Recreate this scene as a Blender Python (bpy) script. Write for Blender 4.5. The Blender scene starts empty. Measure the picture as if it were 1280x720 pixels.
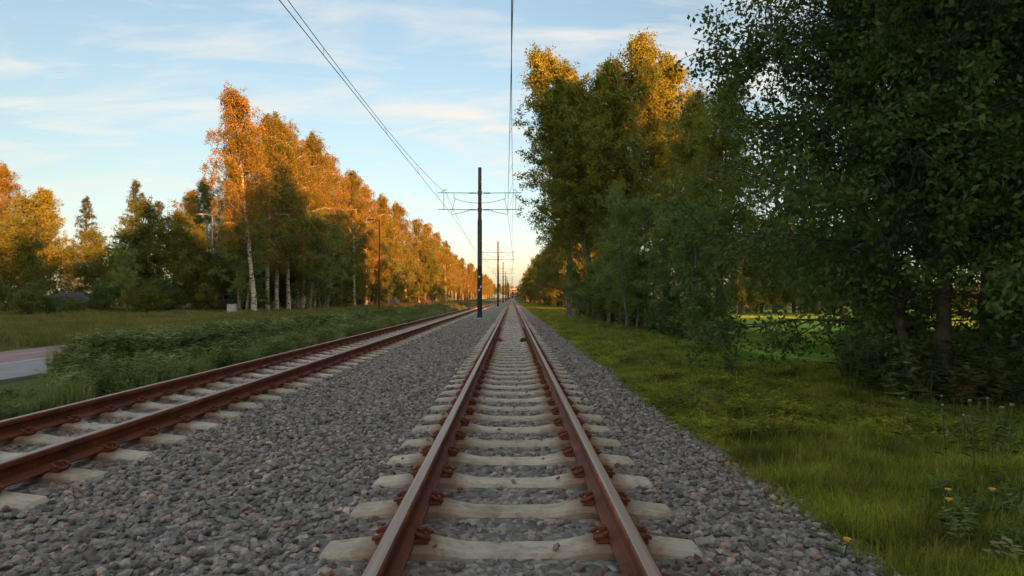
import bpy, math, random
import numpy as np
from mathutils import Vector
R = math.radians
S = bpy.context.scene
COL = S.collection
rng = np.random.default_rng(7)
random.seed(7)

# ------------------------------------------------------------------ helpers
def tag(o, label=None, cat=None, group=None, kind=None):
    if label: o['label'] = label
    if cat: o['category'] = cat
    if group: o['group'] = group
    if kind: o['kind'] = kind
    return o

def link(o, parent=None):
    COL.objects.link(o)
    if parent: o.parent = parent
    return o

def empty(name, loc=(0, 0, 0), rz=0, scale=None):
    o = bpy.data.objects.new(name, None)
    o.location = loc
    o.rotation_euler = (0, 0, rz)
    if scale is not None: o.scale = scale if hasattr(scale, '__len__') else (scale,) * 3
    return link(o)

def mesh_np(name, verts, loops, starts, totals, mat=None, tone=None, smooth=False):
    me = bpy.data.meshes.new(name)
    verts = np.asarray(verts, np.float32)
    me.vertices.add(len(verts)); me.vertices.foreach_set('co', verts.ravel())
    me.loops.add(len(loops)); me.loops.foreach_set('vertex_index', np.asarray(loops, np.int32))
    me.polygons.add(len(starts))
    me.polygons.foreach_set('loop_start', np.asarray(starts, np.int32))
    me.polygons.foreach_set('loop_total', np.asarray(totals, np.int32))
    if smooth: me.polygons.foreach_set('use_smooth', np.ones(len(starts), bool))
    if tone is not None:
        a = me.attributes.new('tone', 'FLOAT', 'POINT')
        a.data.foreach_set('value', np.asarray(tone, np.float32))
    me.update(calc_edges=True)
    if mat: me.materials.append(mat)
    return me

class MB:
    """collects boxes, tubes and extrusions into one mesh"""
    def __init__(s): s.v = []; s.f = []
    def add(s, vs, fs):
        n = len(s.v); s.v += [tuple(p) for p in vs]; s.f += [tuple(i + n for i in f) for f in fs]; return s
    def box(s, x0, x1, y0, y1, z0, z1, b=0.0):
        if b <= 0:
            vs = [(x, y, z) for z in (z0, z1) for x, y in ((x0, y0), (x1, y0), (x1, y1), (x0, y1))]
            return s.add(vs, [(3, 2, 1, 0), (4, 5, 6, 7), (0, 1, 5, 4), (1, 2, 6, 5), (2, 3, 7, 6), (3, 0, 4, 7)])
        vs = []
        for z, i in ((z0, b), (z0 + b, 0), (z1 - b, 0), (z1, b)):
            X0, X1, Y0, Y1 = x0 + i, x1 - i, y0 + i, y1 - i
            vs += [(X0 + b, Y0, z), (X1 - b, Y0, z), (X1, Y0 + b, z), (X1, Y1 - b, z), (X1 - b, Y1, z), (X0 + b, Y1, z), (X0, Y1 - b, z), (X0, Y0 + b, z)]
        fs = [tuple(range(7, -1, -1)), tuple(range(24, 32))]
        for k in range(3):
            for j in range(8):
                a, c = k * 8 + j, k * 8 + (j + 1) % 8
                fs.append((a, c, c + 8, a + 8))
        return s.add(vs, fs)
    def tube(s, pts, rad, n=8, cap=True):
        pts = [Vector(p) for p in pts]
        if not hasattr(rad, '__len__'): rad = [rad] * len(pts)
        vs = []; up = None
        for i, p in enumerate(pts):
            d = (pts[min(i + 1, len(pts) - 1)] - pts[max(i - 1, 0)]).normalized()
            if up is None: up = Vector((0, 0, 1)) if abs(d.z) < .9 else Vector((0, 1, 0))
            u = d.cross(up)
            u = u.normalized() if u.length > 1e-6 else d.orthogonal().normalized()
            w = u.cross(d).normalized(); up = w
            for k in range(n):
                a = 2 * math.pi * k / n
                vs.append(p + u * math.cos(a) * rad[i] + w * math.sin(a) * rad[i])
        fs = []
        for i in range(len(pts) - 1):
            for k in range(n):
                fs.append((i * n + k, i * n + (k + 1) % n, (i + 1) * n + (k + 1) % n, (i + 1) * n + k))
        if cap: fs += [tuple(range(n - 1, -1, -1)), tuple((len(pts) - 1) * n + k for k in range(n))]
        return s.add(vs, fs)
    def extrude(s, prof, axis, a, b):
        """closed profile [(p,q)] swept along an axis from a to b"""
        n = len(prof); vs = []
        for t in (a, b):
            for p, q in prof:
                vs.append((p, t, q) if axis == 'y' else (t, p, q) if axis == 'x' else (p, q, t))
        fs = [(i, (i + 1) % n, n + (i + 1) % n, n + i) for i in range(n)] + [tuple(range(n - 1, -1, -1)), tuple(range(n, 2 * n))]
        return s.add(vs, fs)
    def mesh(s, name, mat, smooth=False):
        me = bpy.data.meshes.new(name); me.from_pydata([tuple(v) for v in s.v], [], s.f)
        if smooth: me.polygons.foreach_set('use_smooth', [True] * len(me.polygons))
        me.materials.append(mat); me.update(); return me
    def build(s, name, mat, parent=None, smooth=False):
        return link(bpy.data.objects.new(name, s.mesh(name, mat, smooth)), parent)

# ------------------------------------------------------------------ materials
def new_mat(name):
    m = bpy.data.materials.new(name); m.use_nodes = True
    nt = m.node_tree; b = nt.nodes['Principled BSDF']
    return m, nt, b
def N(nt, t, **k):
    n = nt.nodes.new(t)
    for a, v in k.items(): setattr(n, a, v)
    return n
def ramp(nt, fac, stops, interp='LINEAR'):
    r = N(nt, 'ShaderNodeValToRGB'); r.color_ramp.interpolation = interp
    e = r.color_ramp.elements
    while len(e) < len(stops): e.new(.5)
    for el, (p, c) in zip(e, stops):
        el.position = p; el.color = (*c, 1) if len(c) == 3 else c
    nt.links.new(fac, r.inputs[0]); return r
def noise(nt, scale, detail=4, vec=None, rough=.55, obj=True):
    n = N(nt, 'ShaderNodeTexNoise'); n.inputs['Scale'].default_value = scale; n.inputs['Detail'].default_value = detail
    n.inputs['Roughness'].default_value = rough
    if vec is None:
        vec = N(nt, 'ShaderNodeTexCoord').outputs['Object'] if obj else N(nt, 'ShaderNodeNewGeometry').outputs['Position']
    nt.links.new(vec, n.inputs['Vector']); return n
def mix(nt, fac, a, b, mode='MIX'):
    m = N(nt, 'ShaderNodeMix', data_type='RGBA', blend_type=mode)
    for sock, v in ((m.inputs[0], fac), (m.inputs[6], a), (m.inputs[7], b)):
        if isinstance(v, (int, float)): sock.default_value = v
        elif isinstance(v, tuple): sock.default_value = (*v, 1)
        else: nt.links.new(v, sock)
    return m.outputs[2]
def bump(nt, b, h, strength, dist=.01):
    k = N(nt, 'ShaderNodeBump'); k.inputs['Strength'].default_value = strength; k.inputs['Distance'].default_value = dist
    nt.links.new(h, k.inputs['Height']); nt.links.new(k.outputs[0], b.inputs['Normal'])

def mottled(name, c1, c2, scale=8, rough=.8, bmp=.3, metal=0, dist=.01):
    m, nt, b = new_mat(name)
    n = noise(nt, scale, 6); r = ramp(nt, n.outputs['Fac'], [(.3, c1), (.7, c2)])
    nt.links.new(r.outputs[0], b.inputs['Base Color']); b.inputs['Roughness'].default_value = rough; b.inputs['Metallic'].default_value = metal
    if bmp: bump(nt, b, noise(nt, scale * 6, 4).outputs['Fac'], bmp, dist)
    return m

def leaf_mat(name, cols, hue=.0, transl=.35):
    """cols: three greens chosen by each leaf's own tone"""
    m, nt, b = new_mat(name)
    at = N(nt, 'ShaderNodeAttribute', attribute_name='tone')
    oi = N(nt, 'ShaderNodeObjectInfo')
    ad = N(nt, 'ShaderNodeMath', operation='MULTIPLY_ADD'); nt.links.new(oi.outputs['Random'], ad.inputs[0]); ad.inputs[1].default_value = .3
    nt.links.new(at.outputs['Fac'], ad.inputs[2])
    r = ramp(nt, ad.outputs[0], [(.05, cols[0]), (.55, cols[1]), (1.1 if False else 1.0, cols[2])])
    nt.links.new(r.outputs[0], b.inputs['Base Color'])
    b.inputs['Roughness'].default_value = .6; b.inputs['Specular IOR Level'].default_value = .25
    t = N(nt, 'ShaderNodeBsdfTranslucent'); nt.links.new(r.outputs[0], t.inputs[0])
    mx = N(nt, 'ShaderNodeMixShader'); mx.inputs[0].default_value = transl
    nt.links.new(b.outputs[0], mx.inputs[1]); nt.links.new(t.outputs[0], mx.inputs[2])
    nt.links.new(mx.outputs[0], nt.nodes['Material Output'].inputs[0])
    return m

def inst_mat(name, stops, rough=.85, transl=0., noise_amt=.35, nscale=3):
    """colour picked by each scattered piece's own random value"""
    m, nt, b = new_mat(name)
    oi = N(nt, 'ShaderNodeObjectInfo')
    r = ramp(nt, oi.outputs['Random'], stops, 'LINEAR')
    n = noise(nt, nscale, 3, obj=False)
    v = N(nt, 'ShaderNodeMapRange'); v.inputs[1].default_value = .3; v.inputs[2].default_value = .7
    v.inputs[3].default_value = 1 - noise_amt; v.inputs[4].default_value = 1 + noise_amt
    nt.links.new(n.outputs['Fac'], v.inputs[0])
    vm = N(nt, 'ShaderNodeVectorMath', operation='SCALE'); nt.links.new(r.outputs[0], vm.inputs[0]); nt.links.new(v.outputs[0], vm.inputs['Scale'])
    nt.links.new(vm.outputs[0], b.inputs['Base Color']); b.inputs['Roughness'].default_value = rough
    b.inputs['Specular IOR Level'].default_value = .3
    if transl:
        t = N(nt, 'ShaderNodeBsdfTranslucent'); nt.links.new(vm.outputs[0], t.inputs[0])
        mx = N(nt, 'ShaderNodeMixShader'); mx.inputs[0].default_value = transl
        nt.links.new(b.outputs[0], mx.inputs[1]); nt.links.new(t.outputs[0], mx.inputs[2])
        nt.links.new(mx.outputs[0], nt.nodes['Material Output'].inputs[0])
    return m

M = {}
M['birch_leaf'] = leaf_mat('birch_leaf', [(.085, .135, .024), (.21, .195, .028), (.40, .235, .028)], transl=.45)
M['poplar_leaf'] = leaf_mat('poplar_leaf', [(.10, .175, .03), (.23, .275, .04), (.42, .35, .05)], transl=.45)
M['dark_leaf'] = leaf_mat('dark_leaf', [(.045, .085, .022), (.09, .15, .035), (.15, .215, .048)])
M['green_leaf'] = leaf_mat('green_leaf', [(.065, .105, .024), (.14, .18, .034), (.24, .225, .04)])
M['pale_leaf'] = leaf_mat('pale_leaf', [(.12, .19, .055), (.21, .28, .075), (.29, .34, .09)])
M['needle'] = leaf_mat('needle', [(.025, .045, .022), (.045, .070, .032), (.075, .095, .04)], transl=.1)
M['bark'] = mottled('bark', (.05, .04, .03), (.15, .12, .09), 6, .9, .8, dist=.03)
M['grey_bark'] = mottled('grey_bark', (.10, .085, .06), (.26, .22, .16), 5, .9, .7, dist=.02)

def birch_bark():
    m, nt, b = new_mat('birch_bark')
    tc = N(nt, 'ShaderNodeTexCoord'); mp = N(nt, 'ShaderNodeMapping'); mp.inputs['Scale'].default_value = (2.5, 2.5, 7)
    nt.links.new(tc.outputs['Object'], mp.inputs[0])
    n = noise(nt, 1.6, 5, mp.outputs[0], .7)
    r = ramp(nt, n.outputs['Fac'], [(.42, (.05, .045, .04)), (.52, (.48, .44, .37)), (.75, (.62, .57, .49))])
    nt.links.new(r.outputs[0], b.inputs['Base Color']); b.inputs['Roughness'].default_value = .8
    bump(nt, b, n.outputs['Fac'], .4, .02); return m
M['birch_bark'] = birch_bark()
M['rust_web'] = None

def rail_mat():
    m, nt, b = new_mat('rail_rust')
    n = noise(nt, 3, 7, rough=.7); n2 = noise(nt, 60, 4)
    r = ramp(nt, n.outputs['Fac'], [(.30, (.06, .022, .012)), (.46, (.18, .045, .016)), (.60, (.25, .065, .020)), (.75, (.42, .15, .05))])
    c = mix(nt, .35, r.outputs[0], ramp(nt, n2.outputs['Fac'], [(.3, (.4, .4, .4)), (.7, (1, 1, 1))]).outputs[0], 'MULTIPLY')
    nt.links.new(c, b.inputs['Base Color']); b.inputs['Roughness'].default_value = .72
    b.inputs['Specular IOR Level'].default_value = .4
    bump(nt, b, n2.outputs['Fac'], .35, .004); return m
M['rust'] = rail_mat()
def rail_top_mat():
    m, nt, b = new_mat('rail_head_steel')
    tc = N(nt, 'ShaderNodeTexCoord'); mp = N(nt, 'ShaderNodeMapping'); mp.inputs['Scale'].default_value = (60, .6, 1)
    nt.links.new(tc.outputs['Object'], mp.inputs[0])
    n = noise(nt, 1, 5, mp.outputs[0])
    r = ramp(nt, n.outputs['Fac'], [(.3, (.27, .155, .11)), (.7, (.44, .33, .27))])
    nt.links.new(r.outputs[0], b.inputs['Base Color']); b.inputs['Roughness'].default_value = .5; b.inputs['Metallic'].default_value = .25
    bump(nt, b, n.outputs['Fac'], .1, .002); return m
M['rail_top'] = rail_top_mat()
def concrete():
    m, nt, b = new_mat('sleeper_concrete')
    n = noise(nt, 5, 7, obj=False, rough=.65); n2 = noise(nt, 90, 3, obj=False)
    oi = N(nt, 'ShaderNodeObjectInfo')
    r = ramp(nt, n.outputs['Fac'], [(.28, (.36, .28, .20)), (.5, (.56, .47, .36)), (.75, (.66, .57, .45))])
    rr = ramp(nt, oi.outputs['Random'], [(0, (.78, .76, .74)), (1, (1, 1, 1))])
    c = mix(nt, 1., r.outputs[0], rr.outputs[0], 'MULTIPLY')
    ob = N(nt, 'ShaderNodeSeparateXYZ'); nt.links.new(N(nt, 'ShaderNodeTexCoord').outputs['Object'], ob.inputs[0])
    ax = N(nt, 'ShaderNodeMath', operation='ABSOLUTE'); nt.links.new(ob.outputs[0], ax.inputs[0])
    cp = N(nt, 'ShaderNodeMath', operation='COMPARE'); nt.links.new(ax.outputs[0], cp.inputs[0]); cp.inputs[1].default_value = .53; cp.inputs[2].default_value = .12
    ds = N(nt, 'ShaderNodeMath', operation='SUBTRACT'); nt.links.new(ax.outputs[0], ds.inputs[0]); ds.inputs[1].default_value = .53
    da = N(nt, 'ShaderNodeMath', operation='ABSOLUTE'); nt.links.new(ds.outputs[0], da.inputs[0])
    n3 = noise(nt, 14, 5, obj=False, rough=.7)
    sm = N(nt, 'ShaderNodeMath', operation='MULTIPLY_ADD'); nt.links.new(n3.outputs['Fac'], sm.inputs[0]); sm.inputs[1].default_value = -.28; nt.links.new(da.outputs[0], sm.inputs[2])
    st = ramp(nt, sm.outputs[0], [(0, (1, 1, 1)), (.09, (0, 0, 0))])
    stf = N(nt, 'ShaderNodeMath', operation='MULTIPLY'); nt.links.new(st.outputs[0], stf.inputs[0]); stf.inputs[1].default_value = .7
    c = mix(nt, stf.outputs[0], c, (.20, .085, .04))
    gr = ramp(nt, n3.outputs['Fac'], [(.34, (.55, .5, .45)), (.48, (1, 1, 1))])
    c = mix(nt, .7, c, gr.outputs[0], 'MULTIPLY')
    nt.links.new(c, b.inputs['Base Color']); b.inputs['Roughness'].default_value = .9
    bump(nt, b, n2.outputs['Fac'], .3, .004); return m
M['concrete'] = concrete()
M['stone'] = inst_mat('ballast_stone', [(0, (.115, .102, .090)), (.35, (.24, .212, .188)), (.60, (.35, .31, .275)), (.76, (.17, .135, .118)), (.88, (.38, .34, .30)), (.95, (.36, .215, .165)), (1, (.56, .40, .31))], noise_amt=.3, nscale=25)
def rust_stain(m):
    # brown brake dust and rust settled on the stones beside each rail
    nt = m.node_tree; b = nt.nodes['Principled BSDF']; src = b.inputs['Base Color'].links[0].from_socket
    sp_ = N(nt, 'ShaderNodeSeparateXYZ'); nt.links.new(N(nt, 'ShaderNodeNewGeometry').outputs['Position'], sp_.inputs[0])
    dist = None
    for x in (-.53, .53, -3.2, -4.26):
        a = N(nt, 'ShaderNodeMath', operation='SUBTRACT'); nt.links.new(sp_.outputs[0], a.inputs[0]); a.inputs[1].default_value = x
        c = N(nt, 'ShaderNodeMath', operation='ABSOLUTE'); nt.links.new(a.outputs[0], c.inputs[0])
        if dist is None: dist = c.outputs[0]
        else:
            k = N(nt, 'ShaderNodeMath', operation='MINIMUM'); nt.links.new(dist, k.inputs[0]); nt.links.new(c.outputs[0], k.inputs[1]); dist = k.outputs[0]
    n = noise(nt, 5, 4, obj=False)
    k = N(nt, 'ShaderNodeMath', operation='MULTIPLY_ADD'); nt.links.new(n.outputs['Fac'], k.inputs[0]); k.inputs[1].default_value = -.45; nt.links.new(dist, k.inputs[2])
    f = ramp(nt, k.outputs[0], [(0, (.6, .6, .6)), (.14, (0, 0, 0))])
    nt.links.new(mix(nt, f.outputs[0], src, (.13, .068, .042)), b.inputs['Base Color'])
rust_stain(M['stone'])
def ballast_mat():
    m, nt, b = new_mat('ballast_bed')
    g = N(nt, 'ShaderNodeNewGeometry')
    v = N(nt, 'ShaderNodeTexVoronoi'); v.inputs['Scale'].default_value = 19; nt.links.new(g.outputs['Position'], v.inputs['Vector'])
    sep = N(nt, 'ShaderNodeSeparateColor'); nt.links.new(v.outputs['Color'], sep.inputs[0])
    r = ramp(nt, sep.outputs[0], [(0, (.12, .112, .105)), (.4, (.215, .195, .18)), (.7, (.30, .27, .25)), (.88, (.21, .17, .155)), (.95, (.42, .39, .35)), (1, (.5, .3, .23))])
    n = noise(nt, .6, 5, obj=False)
    c = mix(nt, .5, r.outputs[0], ramp(nt, n.outputs['Fac'], [(.3, (.7, .66, .62)), (.7, (1.15, 1.1, 1.06))]).outputs[0], 'MULTIPLY')
    nt.links.new(c, b.inputs['Base Color']); b.inputs['Roughness'].default_value = .9
    inv = N(nt, 'ShaderNodeMath', operation='SUBTRACT'); inv.inputs[0].default_value = 1; nt.links.new(v.outputs['Distance'], inv.inputs[1])
    bump(nt, b, inv.outputs[0], 1., .03); return m
M['ballast'] = ballast_mat()
def ground_mat():
    m, nt, b = new_mat('ground_turf')
    n = noise(nt, .35, 8, obj=False, rough=.7); n2 = noise(nt, 9, 5, obj=False)
    r = ramp(nt, n.outputs['Fac'], [(.3, (.085, .085, .022)), (.5, (.11, .14, .03)), (.7, (.16, .15, .045))])
    c = mix(nt, .6, r.outputs[0], ramp(nt, n2.outputs['Fac'], [(.3, (.45, .42, .4)), (.7, (1.1, 1.1, 1))]).outputs[0], 'MULTIPLY')
    nt.links.new(c, b.inputs['Base Color']); b.inputs['Roughness'].default_value = .95; b.inputs['Specular IOR Level'].default_value = .1
    bump(nt, b, n2.outputs['Fac'], .8, .06); return m
M['ground'] = ground_mat()
def lawn_mat():
    m, nt, b = new_mat('field_turf')
    n = noise(nt, .25, 6, obj=False, rough=.6); n2 = noise(nt, 6, 5, obj=False)
    r = ramp(nt, n.outputs['Fac'], [(.3, (.20, .33, .04)), (.7, (.28, .42, .06))])
    c = mix(nt, .4, r.outputs[0], ramp(nt, n2.outputs['Fac'], [(.3, (.6, .6, .6)), (.7, (1.1, 1.1, 1))]).outputs[0], 'MULTIPLY')
    nt.links.new(c, b.inputs['Base Color']); b.inputs['Roughness'].default_value = .95; b.inputs['Specular IOR Level'].default_value = .1
    bump(nt, b, n2.outputs['Fac'], .6, .05); return m
M['lawn'] = lawn_mat()
M['red_asphalt'] = mottled('red_asphalt', (.24, .145, .14), (.32, .20, .19), 3, .9, .3)
M['grey_asphalt'] = mottled('grey_asphalt', (.24, .215, .21), (.31, .285, .28), 3, .9, .3)
M['white_line'] = mottled('white_line_paint', (.36, .35, .34), (.48, .47, .45), 6, .8, .1)
M['grass'] = inst_mat('verge_grass', [(0, (.17, .20, .022)), (.4, (.27, .31, .032)), (.75, (.35, .37, .045)), (.93, (.40, .32, .08)), (1, (.32, .20, .08))], transl=.4, noise_amt=.65, nscale=1.7)
M['weed'] = inst_mat('weed_leaves', [(0, (.08, .13, .03)), (.5, (.17, .22, .06)), (.85, (.26, .29, .09)), (1, (.36, .32, .16))], transl=.25, noise_amt=.4, nscale=.7)
M['plume'] = inst_mat('bank_grass', [(0, (.17, .22, .055)), (.5, (.28, .32, .085)), (.85, (.36, .37, .12)), (1, (.38, .34, .18))], transl=.4, noise_amt=.4, nscale=.7)
M['meadow'] = inst_mat('meadow_grass', [(0, (.12, .135, .03)), (.5, (.18, .19, .045)), (.85, (.25, .22, .07)), (1, (.28, .2, .09))], transl=.25, noise_amt=.3, nscale=.3)
M['pole_steel'] = mottled('pole_steel', (.060, .050, .042), (.085, .072, .060), 10, .5, .1)
M['black_steel'] = mottled('black_steel', (.012, .012, .012), (.022, .021, .02), 10, .55, .1)
M['galv'] = mottled('galvanised_steel', (.22, .22, .22), (.33, .33, .32), 20, .5, .1, .4)
M['wire'] = mottled('wire_copper', (.05, .045, .045), (.08, .07, .07), 20, .5, 0, .3)
M['insul'] = mottled('insulator_polymer', (.04, .04, .045), (.06, .06, .06), 20, .5, 0)
M['pale_concrete'] = mottled('pale_concrete', (.34, .36, .22), (.52, .52, .36), 5, .9, .3)
M['plate'] = mottled('white_plate', (.6, .6, .58), (.75, .75, .72), 8, .5, 0)
M['cab_grey'] = mottled('cabinet_grey', (.30, .31, .30), (.42, .43, .41), 6, .6, .05)
M['granite'] = mottled('granite', (.10, .075, .07), (.19, .145, .13), 4, .9, .8, dist=.05)
M['dark_wood'] = mottled('dark_wood', (.03, .022, .016), (.06, .045, .03), 6, .8, .3)
M['tyre'] = mottled('tyre_rubber', (.012, .012, .012), (.02, .02, .02), 20, .8, 0)
M['alloy'] = mottled('wheel_alloy', (.35, .35, .36), (.5, .5, .5), 20, .35, 0, .8)
M['petal_y'] = mottled('yellow_petals', (.75, .38, .02), (.85, .50, .03), 30, .7, 0)
M['petal_w'] = mottled('white_petals', (.42, .42, .38), (.55, .55, .5), 30, .7, 0)
M['stem'] = mottled('plant_stem', (.07, .10, .03), (.10, .13, .04), 20, .8, 0)
def plain(name, c, rough, metal=0, coat=0):
    m, nt, b = new_mat(name)
    n = noise(nt, 3, 3); k = ramp(nt, n.outputs['Fac'], [(.3, tuple(x * .85 for x in c)), (.7, c)])
    nt.links.new(k.outputs[0], b.inputs['Base Color']); b.inputs['Roughness'].default_value = rough; b.inputs['Metallic'].default_value = metal
    b.inputs['Coat Weight'].default_value = coat; return m
M['car_dark'] = plain('car_paint_dark', (.045, .05, .065), .3, .3, .8)
M['car_grey'] = plain('car_paint_grey', (.16, .18, .21), .3, .4, .8)
M['glass_dark'] = plain('car_glass', (.01, .012, .014), .08)
M['lamp_w'] = plain('headlamp_glass', (.6, .6, .6), .15)
M['lamp_r'] = plain('tail_lamp', (.25, .01, .01), .2)

# ------------------------------------------------------------------ terrain
XP = [-3000, -60, -30, -19, -14.5, -12.6, -12.3, -8.0, -7.7, -6.6, -5.7, 1.95, 3, 6, 10, 14, 22, 60, 3000]
ZP = [0.2, 0.2, .12, .0, -.06, -.10, -.16, -.16, -.12, -.22, -.24, -.24, -.20, -.30, -.45, -.55, -.6, -.6, -.4]
def gz(x, y=0):
    x = np.asarray(x, float); y = np.asarray(y, float)
    z = np.interp(x, XP, ZP)
    amp = np.clip((np.abs(x + 2) - 4.2) / 3, 0, 1) * .05
    amp = np.where((x < -7.2) & (x > -13.2), 0, amp)
    return z + amp * (np.sin(x * 1.3 + y * .4) + np.sin(y * .9 - x * .5) + .6 * np.sin(y * 2.3 + x * 2.1))
xs = np.unique(np.concatenate([[-3000, -1500, -700, -300, -150, -100], np.arange(-80, -30, 4), np.arange(-30, -5, .5), np.arange(-5, 2, 1.0), np.arange(1.9, 16, .35), np.arange(16, 60, 2), [80, 120, 200, 400, 900, 1800, 3000], [-12.6, -12.3, -8.0, -7.7, 1.95, -5.7]]))
ys = np.concatenate([[-400, -150, -60, -30], np.arange(-15, 60, .5), np.arange(60, 200, 4), [220, 260, 320, 400, 500, 700, 1000, 1500, 2200, 3200]])
X, Y = np.meshgrid(xs, ys); Z = gz(X, Y)
Z = np.where((np.abs(X) > 70) | (Y > 195), np.interp(X, XP, ZP), Z)
V = np.stack([X, Y, Z], -1).reshape(-1, 3)
nx = len(xs); q = np.arange((len(ys) - 1) * nx).reshape(-1, nx)[:, :-1].ravel()
L = np.stack([q, q + 1, q + nx + 1, q + nx], 1)
gnd = link(bpy.data.objects.new('ground', mesh_np('ground', V, L.ravel(), np.arange(len(L)) * 4, np.full(len(L), 4), M['ground'], smooth=True)))
tag(gnd, kind='structure')

def strip(name, x0, x1, y0, y1, z, mat, dy=10):
    n = max(1, int((y1 - y0) / dy)); vs = []; fs = []
    for i in range(n + 1):
        y = y0 + (y1 - y0) * i / n
        vs += [(x0, y, z), (x1, y, z)]
    for i in range(n): fs.append((2 * i, 2 * i + 1, 2 * i + 3, 2 * i + 2))
    return tag(MB().add(vs, fs).build(name, mat), kind='structure')
# cycle path: a red lane and a grey lane with painted lines (a slab with its own edge)
b_ = MB().box(-12.25, -9.98, -30, 700, -.2, -.095); tag(b_.build('cycle_path', M['red_asphalt']), kind='structure')
b_ = MB().box(-9.98, -8.05, -30, 700, -.2, -.0955); tag(b_.build('foot_path', M['grey_asphalt']), kind='structure')
strip('path_edge_line_marking', -10.06, -9.92, -30, 600, -.0905, M['white_line'])
strip('path_lane_line_marking', -11.32, -11.24, -30, 600, -.0905, M['white_line'])
# lawn field seen through the gap on the right
fv = []; ff = []
fxs = np.linspace(6.2, 60, 28); fys = np.linspace(15, 96, 38)
for y in fys:
    for x in fxs: fv.append((x, y, float(gz(x, y)) + .03))
for j in range(len(fys) - 1):
    for i in range(len(fxs) - 1):
        a = j * len(fxs) + i; ff.append((a, a + 1, a + 1 + len(fxs), a + len(fxs)))
tag(MB().add(fv, ff).build('lawn_field', M['lawn'], smooth=True), kind='structure')
# ballast bed
bp = [(-5.75, -.3), (-5.6, -.20), (-4.95, -.035), (1.22, -.035), (1.8, -.19), (1.98, -.3)]
tag(MB().extrude(bp[::-1], 'y', -20, 720).build('ballast_bed', M['ballast']), kind='structure')
def bz(x): return np.interp(x, [-5.9, -5.6, -4.95, 1.22, 1.8, 2.1], [-.25, -.20, -.035, -.035, -.19, -.24])

# ------------------------------------------------------------------ scatter (stuff)
def scatter(name, pts, rot, scl, srcs, label, kind='stuff', cat=None):
    """pieces of stuff placed on points; the source shapes live in a collection that is not in the scene"""
    n = len(pts)
    me = bpy.data.meshes.new(name); me.vertices.add(n); me.vertices.foreach_set('co', np.asarray(pts, np.float32).ravel())
    a = me.attributes.new('rot', 'FLOAT_VECTOR', 'POINT'); a.data.foreach_set('vector', np.asarray(rot, np.float32).ravel())
    scl = np.asarray(scl, np.float32)
    if scl.ndim == 1: scl = np.repeat(scl[:, None], 3, 1)
    a = me.attributes.new('scl', 'FLOAT_VECTOR', 'POINT'); a.data.foreach_set('vector', scl.ravel())
    a = me.attributes.new('pick', 'INT', 'POINT'); a.data.foreach_set('value', rng.integers(0, len(srcs), n).astype(np.int32))
    me.update()
    c = bpy.data.collections.new(name + '_shapes')
    for i, m in enumerate(srcs):
        c.objects.link(bpy.data.objects.new('%s_shape_%02d' % (name, i), m))
    ng = bpy.data.node_groups.new(name + '_scatter', 'GeometryNodeTree')
    ng.interface.new_socket('Geometry', in_out='INPUT', socket_type='NodeSocketGeometry')
    ng.interface.new_socket('Geometry', in_out='OUTPUT', socket_type='NodeSocketGeometry')
    gi = ng.nodes.new('NodeGroupInput'); go = ng.nodes.new('NodeGroupOutput')
    ci = ng.nodes.new('GeometryNodeCollectionInfo'); ci.inputs['Collection'].default_value = c
    ci.inputs['Separate Children'].default_value = True; ci.inputs['Reset Children'].default_value = True
    ip = ng.nodes.new('GeometryNodeInstanceOnPoints'); ip.inputs['Pick Instance'].default_value = True
    def attr(nm, t):
        k = ng.nodes.new('GeometryNodeInputNamedAttribute'); k.data_type = t; k.inputs[0].default_value = nm
        return [o for o in k.outputs if o.enabled and o.name == 'Attribute'][0]
    ng.links.new(gi.outputs[0], ip.inputs['Points']); ng.links.new(ci.outputs[0], ip.inputs['Instance'])
    ng.links.new(attr('pick', 'INT'), ip.inputs['Instance Index'])
    e2r = ng.nodes.new('FunctionNodeEulerToRotation'); ng.links.new(attr('rot', 'FLOAT_VECTOR'), e2r.inputs[0])
    ng.links.new(e2r.outputs[0], ip.inputs['Rotation'])
    ng.links.new(attr('scl', 'FLOAT_VECTOR'), ip.inputs['Scale']); ng.links.new(ip.outputs[0], go.inputs[0])
    o = link(bpy.data.objects.new(name, me)); md = o.modifiers.new('scatter', 'NODES'); md.node_group = ng
    return tag(o, label, cat, None, kind)

# stones
def stone_mesh(i):
    import bmesh
    bm = bmesh.new(); bmesh.ops.create_icosphere(bm, subdivisions=1, radius=1)
    r = np.random.default_rng(100 + i)
    planes = [(Vector(r.normal(size=3)).normalized(), r.uniform(.55, .85)) for _ in range(7)]
    sx, sy, sz = r.uniform(.8, 1.25), r.uniform(.65, 1.0), r.uniform(.5, .8)
    for v in bm.verts:
        v.co += Vector(r.normal(size=3)) * .12
        for n_, d in planes:
            k = v.co.dot(n_) - d
            if k > 0: v.co -= n_ * k
        v.co.x *= sx; v.co.y *= sy; v.co.z *= sz
    me = bpy.data.meshes.new('stone_%d' % i); bm.to_mesh(me); bm.free(); me.materials.append(M['stone']); return me
stones = [stone_mesh(i) for i in range(10)]
SL_Y0, SL_P = 3.33, .6      # first sleeper in view and the spacing
XT = (0.0, -3.73)           # track centres
YOFF = (0.0, .14)
G2 = .53                    # half the rail spacing
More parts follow.
